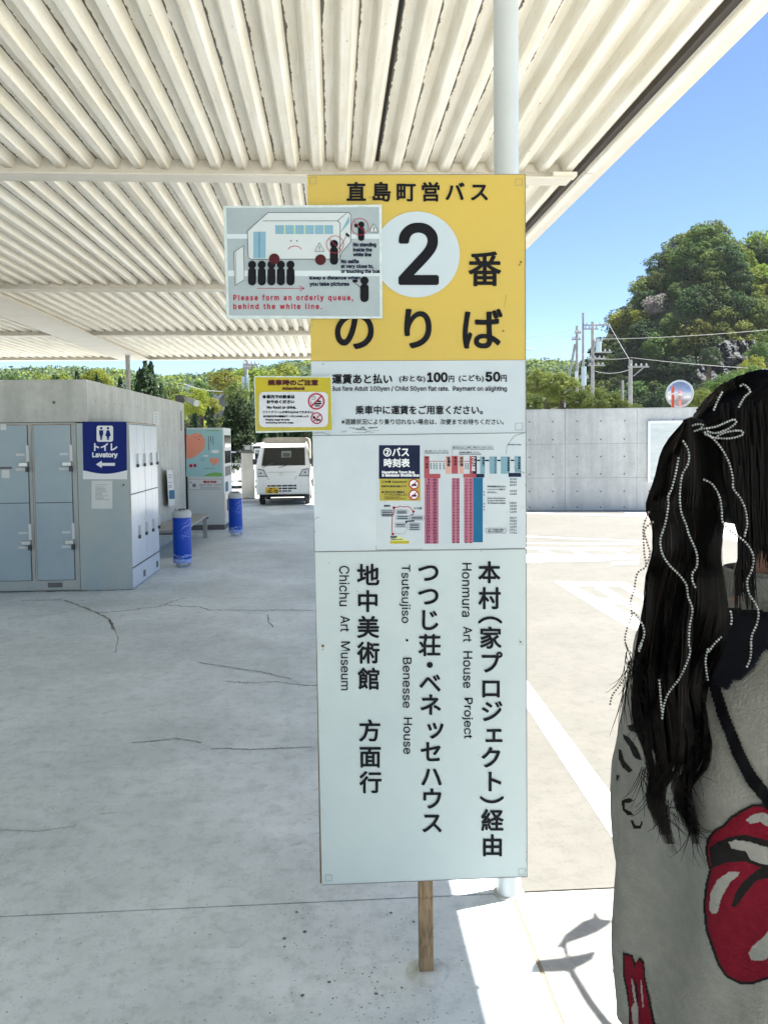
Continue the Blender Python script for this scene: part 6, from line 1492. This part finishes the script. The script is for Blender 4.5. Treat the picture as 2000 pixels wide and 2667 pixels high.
# ---- pearl strings
def z2(P): return [(1500 + .3618 * x, 900 + .3618 * y) for x, y in P]
def catm(P, step):
    out = []; n = len(P)
    for i in range(n - 1):
        p0 = P[max(i - 1, 0)]; p1 = P[i]; p2 = P[i + 1]; p3 = P[min(i + 2, n - 1)]
        for k in range(12):
            t = k / 12; out.append(tuple(.5 * ((2 * p1[a]) + (-p0[a] + p2[a]) * t + (2 * p0[a] - 5 * p1[a] + 4 * p2[a] - p3[a]) * t * t + (-p0[a] + 3 * p1[a] - 3 * p2[a] + p3[a]) * t ** 3) for a in (0, 1)))
    out.append(P[-1]); res = [out[0]]; acc = 0
    for a, b_ in zip(out[:-1], out[1:]):
        L = math.hypot(b_[0] - a[0], b_[1] - a[1]); 
        while acc + L >= step:
            t = (step - acc) / L; a = (a[0] + (b_[0] - a[0]) * t, a[1] + (b_[1] - a[1]) * t); res.append(a); L = math.hypot(b_[0] - a[0], b_[1] - a[1]); acc = 0
        acc += L
    return res
ICO = None
def pearl_string(P, r=.00150, mkey='pearl', dY=.050, step=8.0):
    mb = MB()
    for (px, py) in catm(P, step):
        Y = min(hairY(px, py), 1.03) - dY if 1660 < px < 1900 else (hairY(1880, py) - dY if px >= 1900 else 1.03)
        if px > 1900: Y = min(Y, .968)
        c = AY(px, py, Y); lat = [(r * .05, -r), (r * .70, -r * .7), (r, 0), (r * .70, r * .7), (r * .05, r)]; mb.lathe(lat, tuple(c), 7)
    mb.build('pearl_string', M[mkey], pers, smooth=True)
pearl_string(z2([(925, 625), (985, 670), (1050, 750), (1100, 850), (1125, 950), (1130, 1030), (1175, 1090), (1210, 1160), (1225, 1230), (1228, 1290), (1210, 1370)]))
pearl_string(z2([(920, 965), (980, 1000), (1030, 1090), (1045, 1180), (1050, 1260), (1080, 1310), (1130, 1350), (1200, 1400), (1250, 1460), (1275, 1530), (1260, 1620), (1230, 1690), (1240, 1780), (1290, 1860), (1310, 1920), (1300, 2000), (1265, 2080), (1255, 2150)]) + z3([(990, 60), (985, 140), (960, 200)]))
pearl_string(z2([(770, 690), (800, 740), (812, 800), (800, 860), (765, 920), (750, 1000), (745, 1100), (755, 1200), (790, 1290), (810, 1360), (850, 1450), (870, 1520), (865, 1590), (835, 1640), (835, 1690), (855, 1740)]))
pearl_string(z2([(735, 810), (715, 920), (685, 1030), (660, 1090), (662, 1150), (640, 1280), (605, 1400), (620, 1500), (670, 1580), (740, 1650), (790, 1720), (805, 1810), (835, 1900), (815, 2020), (810, 2150)]) + z3([(645, 100), (620, 180), (580, 260), (520, 340), (495, 410), (485, 490)]))
pearl_string(z3([(470, 265), (475, 330), (480, 400), (487, 450)]))
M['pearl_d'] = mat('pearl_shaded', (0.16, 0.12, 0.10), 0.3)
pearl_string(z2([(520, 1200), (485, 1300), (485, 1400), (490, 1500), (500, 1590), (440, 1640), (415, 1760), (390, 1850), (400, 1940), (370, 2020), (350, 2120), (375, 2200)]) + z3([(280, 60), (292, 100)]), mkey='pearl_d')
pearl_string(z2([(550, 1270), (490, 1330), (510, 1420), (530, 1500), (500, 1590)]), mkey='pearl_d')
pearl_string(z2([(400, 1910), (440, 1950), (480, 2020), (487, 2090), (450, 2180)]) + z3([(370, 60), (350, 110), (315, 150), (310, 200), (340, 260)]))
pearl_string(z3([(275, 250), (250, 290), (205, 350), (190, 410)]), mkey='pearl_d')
pearl_string(z2([(1110, 1915), (1118, 1960), (1112, 2010)])); pearl_string(z2([(1040, 2100), (990, 2150), (955, 2200)]) + z3([(745, 90), (732, 160), (745, 270)]))
for L in ([(790, 610), (850, 570), (910, 570), (880, 605), (810, 622), (790, 612)], [(900, 600), (1000, 585), (1060, 560), (1130, 533), (1148, 555), (1090, 600), (1000, 630), (930, 612)], [(930, 640), (1010, 665), (1120, 665), (1195, 640), (1180, 612), (1080, 622), (1010, 655)], [(990, 460), (1020, 390), (1052, 330)], [(1170, 440), (1210, 370), (1250, 330), (1210, 282), (1178, 292)], [(765, 625), (768, 690), (800, 700), (810, 640)], [(750, 680), (690, 720), (650, 790), (635, 830)], [(640, 830), (690, 790), (770, 770)]):
    P = z2(L); mb = MB()
    for (px, py) in catm(P, 7.0):
        d_ = 1.0; c = AY(px, py, 1.0 if px < 1835 else .985); r = .0015; mb.lathe([(r * .05, -r), (r * .7, -r * .7), (r, 0), (r * .7, r * .7), (r * .05, r)], tuple(c), 7)
    mb.build('pearl_bow', M['pearl'], pers, smooth=True)
# hair tie at the knot
kt = MB(); kt.tube([KN + Vector((-.010, -.02, .006)), KN + Vector((-.003, -.02, .009)), KN + Vector((.006, -.02, .006)), KN + Vector((.011, -.02, -.002))], .008, 12); kt.build('hair_tie', M['hair'], pers, smooth=True)
# ---- dark ribbon cloth over the shoulder and bag strap
def cloth_patch(poly, name, mkey, off=.006, cell=6):
    mb = MB(); idx = {}; xs_ = [p[0] for p in poly]; ys_ = [p[1] for p in poly]
    def vtx(i, j):
        if (i, j) not in idx:
            h, n_, d = hit(i * cell, j * cell)
            if h is None: idx[(i, j)] = None
            else: mb.v.append(tuple(h - d * (off + .0012 * math.sin(i * .35 + j * .12)))); idx[(i, j)] = len(mb.v) - 1
        return idx[(i, j)]
    for j in range(int(min(ys_) / cell), int(max(ys_) / cell) + 1):
        for i in range(int(min(xs_) / cell), int(max(xs_) / cell) + 1):
            if inpoly((i + .5) * cell, (j + .5) * cell, poly):
                q = [vtx(i, j), vtx(i, j + 1), vtx(i + 1, j + 1), vtx(i + 1, j)]
                if all(v is not None for v in q): mb.f.append(tuple(q)); mb.mi.append(0)
    o = mb.build(name, M[mkey], pers, smooth=True)
    so = o.modifiers.new('thick', 'SOLIDIFY'); so.thickness = .0025; so.offset = 0; return o
cloth_patch([(1880, 1592), (1905, 1585), (2070, 1600), (2120, 1640), (2060, 1700), (1990, 1690), (1962, 1735), (1930, 1768), (1905, 1772), (1895, 1795), (1850, 1782), (1835, 1740), (1850, 1660)], 'ribbon_cloth', 'chiff', .007, 5)
cloth_patch([(1838, 1760), (1862, 1758), (1893, 1850), (1930, 1942), (1965, 2012), (2010, 2070), (2080, 2150), (2060, 2172), (1998, 2105), (1945, 2040), (1905, 1960), (1868, 1862)], 'bag_strap', 'black', .006, 4)

# ================================================================== LEANING POLE WITH CUT-OUT FISH SIGN (its shadow falls on the paving)
cot = 1 / math.tan(SUN_EL)
def zs6(x, y): return (1000 + .3918 * x, 2200 + .3918 * y)
def lift(x, y, dz=0.0):
    g_ = G(*zs6(x, y)); z = 2.30 + .55 * (g_.y - 2.72) + dz
    return Vector((g_.x + SUN_XY.x * cot * z, g_.y + SUN_XY.y * cot * z, z))
g0 = G(*zs6(1240, 850)); pb = (1.28, 1.55)
fs = thing('fish_sign', (pb[0], pb[1], 0), 'cut-out dolphin sign on a leaning pole, known by its shadow on the sunny paving', 'sign')
dol = [(1120, 695), (1160, 650), (1190, 600), (1250, 555), (1310, 510), (1375, 488), (1385, 425), (1412, 455), (1440, 495), (1535, 503), (1490, 545), (1420, 590), (1330, 625), (1240, 655), (1218, 668), (1232, 735), (1200, 750), (1185, 730), (1178, 692), (1150, 690)]
brd = [(960, 858), (975, 800), (1010, 768), (1200, 748), (1330, 722), (1400, 704), (1412, 720), (1390, 770), (1340, 800), (1240, 850), (1100, 856)]
for nm, P in (('dolphin_plate', dol), ('name_board', brd)):
    MB().prism(P, lambda u, v, d: lift(u, v, d), (-.004, .004)).build(nm, M['alum'], fs)
pp = []
for (x, y, z) in ((1245, 850, 2.26), (1290, 930, 2.12), (1370, 1060, 1.90), (1470, 1190, 1.60)):
    g_ = G(*zs6(x, y)); pp.append(Vector((g_.x + SUN_XY.x * cot * z, g_.y + SUN_XY.y * cot * z, z)))
pp += [Vector((pb[0] + .16, 2.05, .9)), Vector((pb[0], pb[1], 0))]
MB().tube(pp, .016, 10).build('pole', M['alum'], fs, smooth=True)
MB().lathe([(.06, .0005), (.06, .01), (.02, .014)], (pb[0], pb[1], 0), 20).build('base_plate', M['alum'], fs)
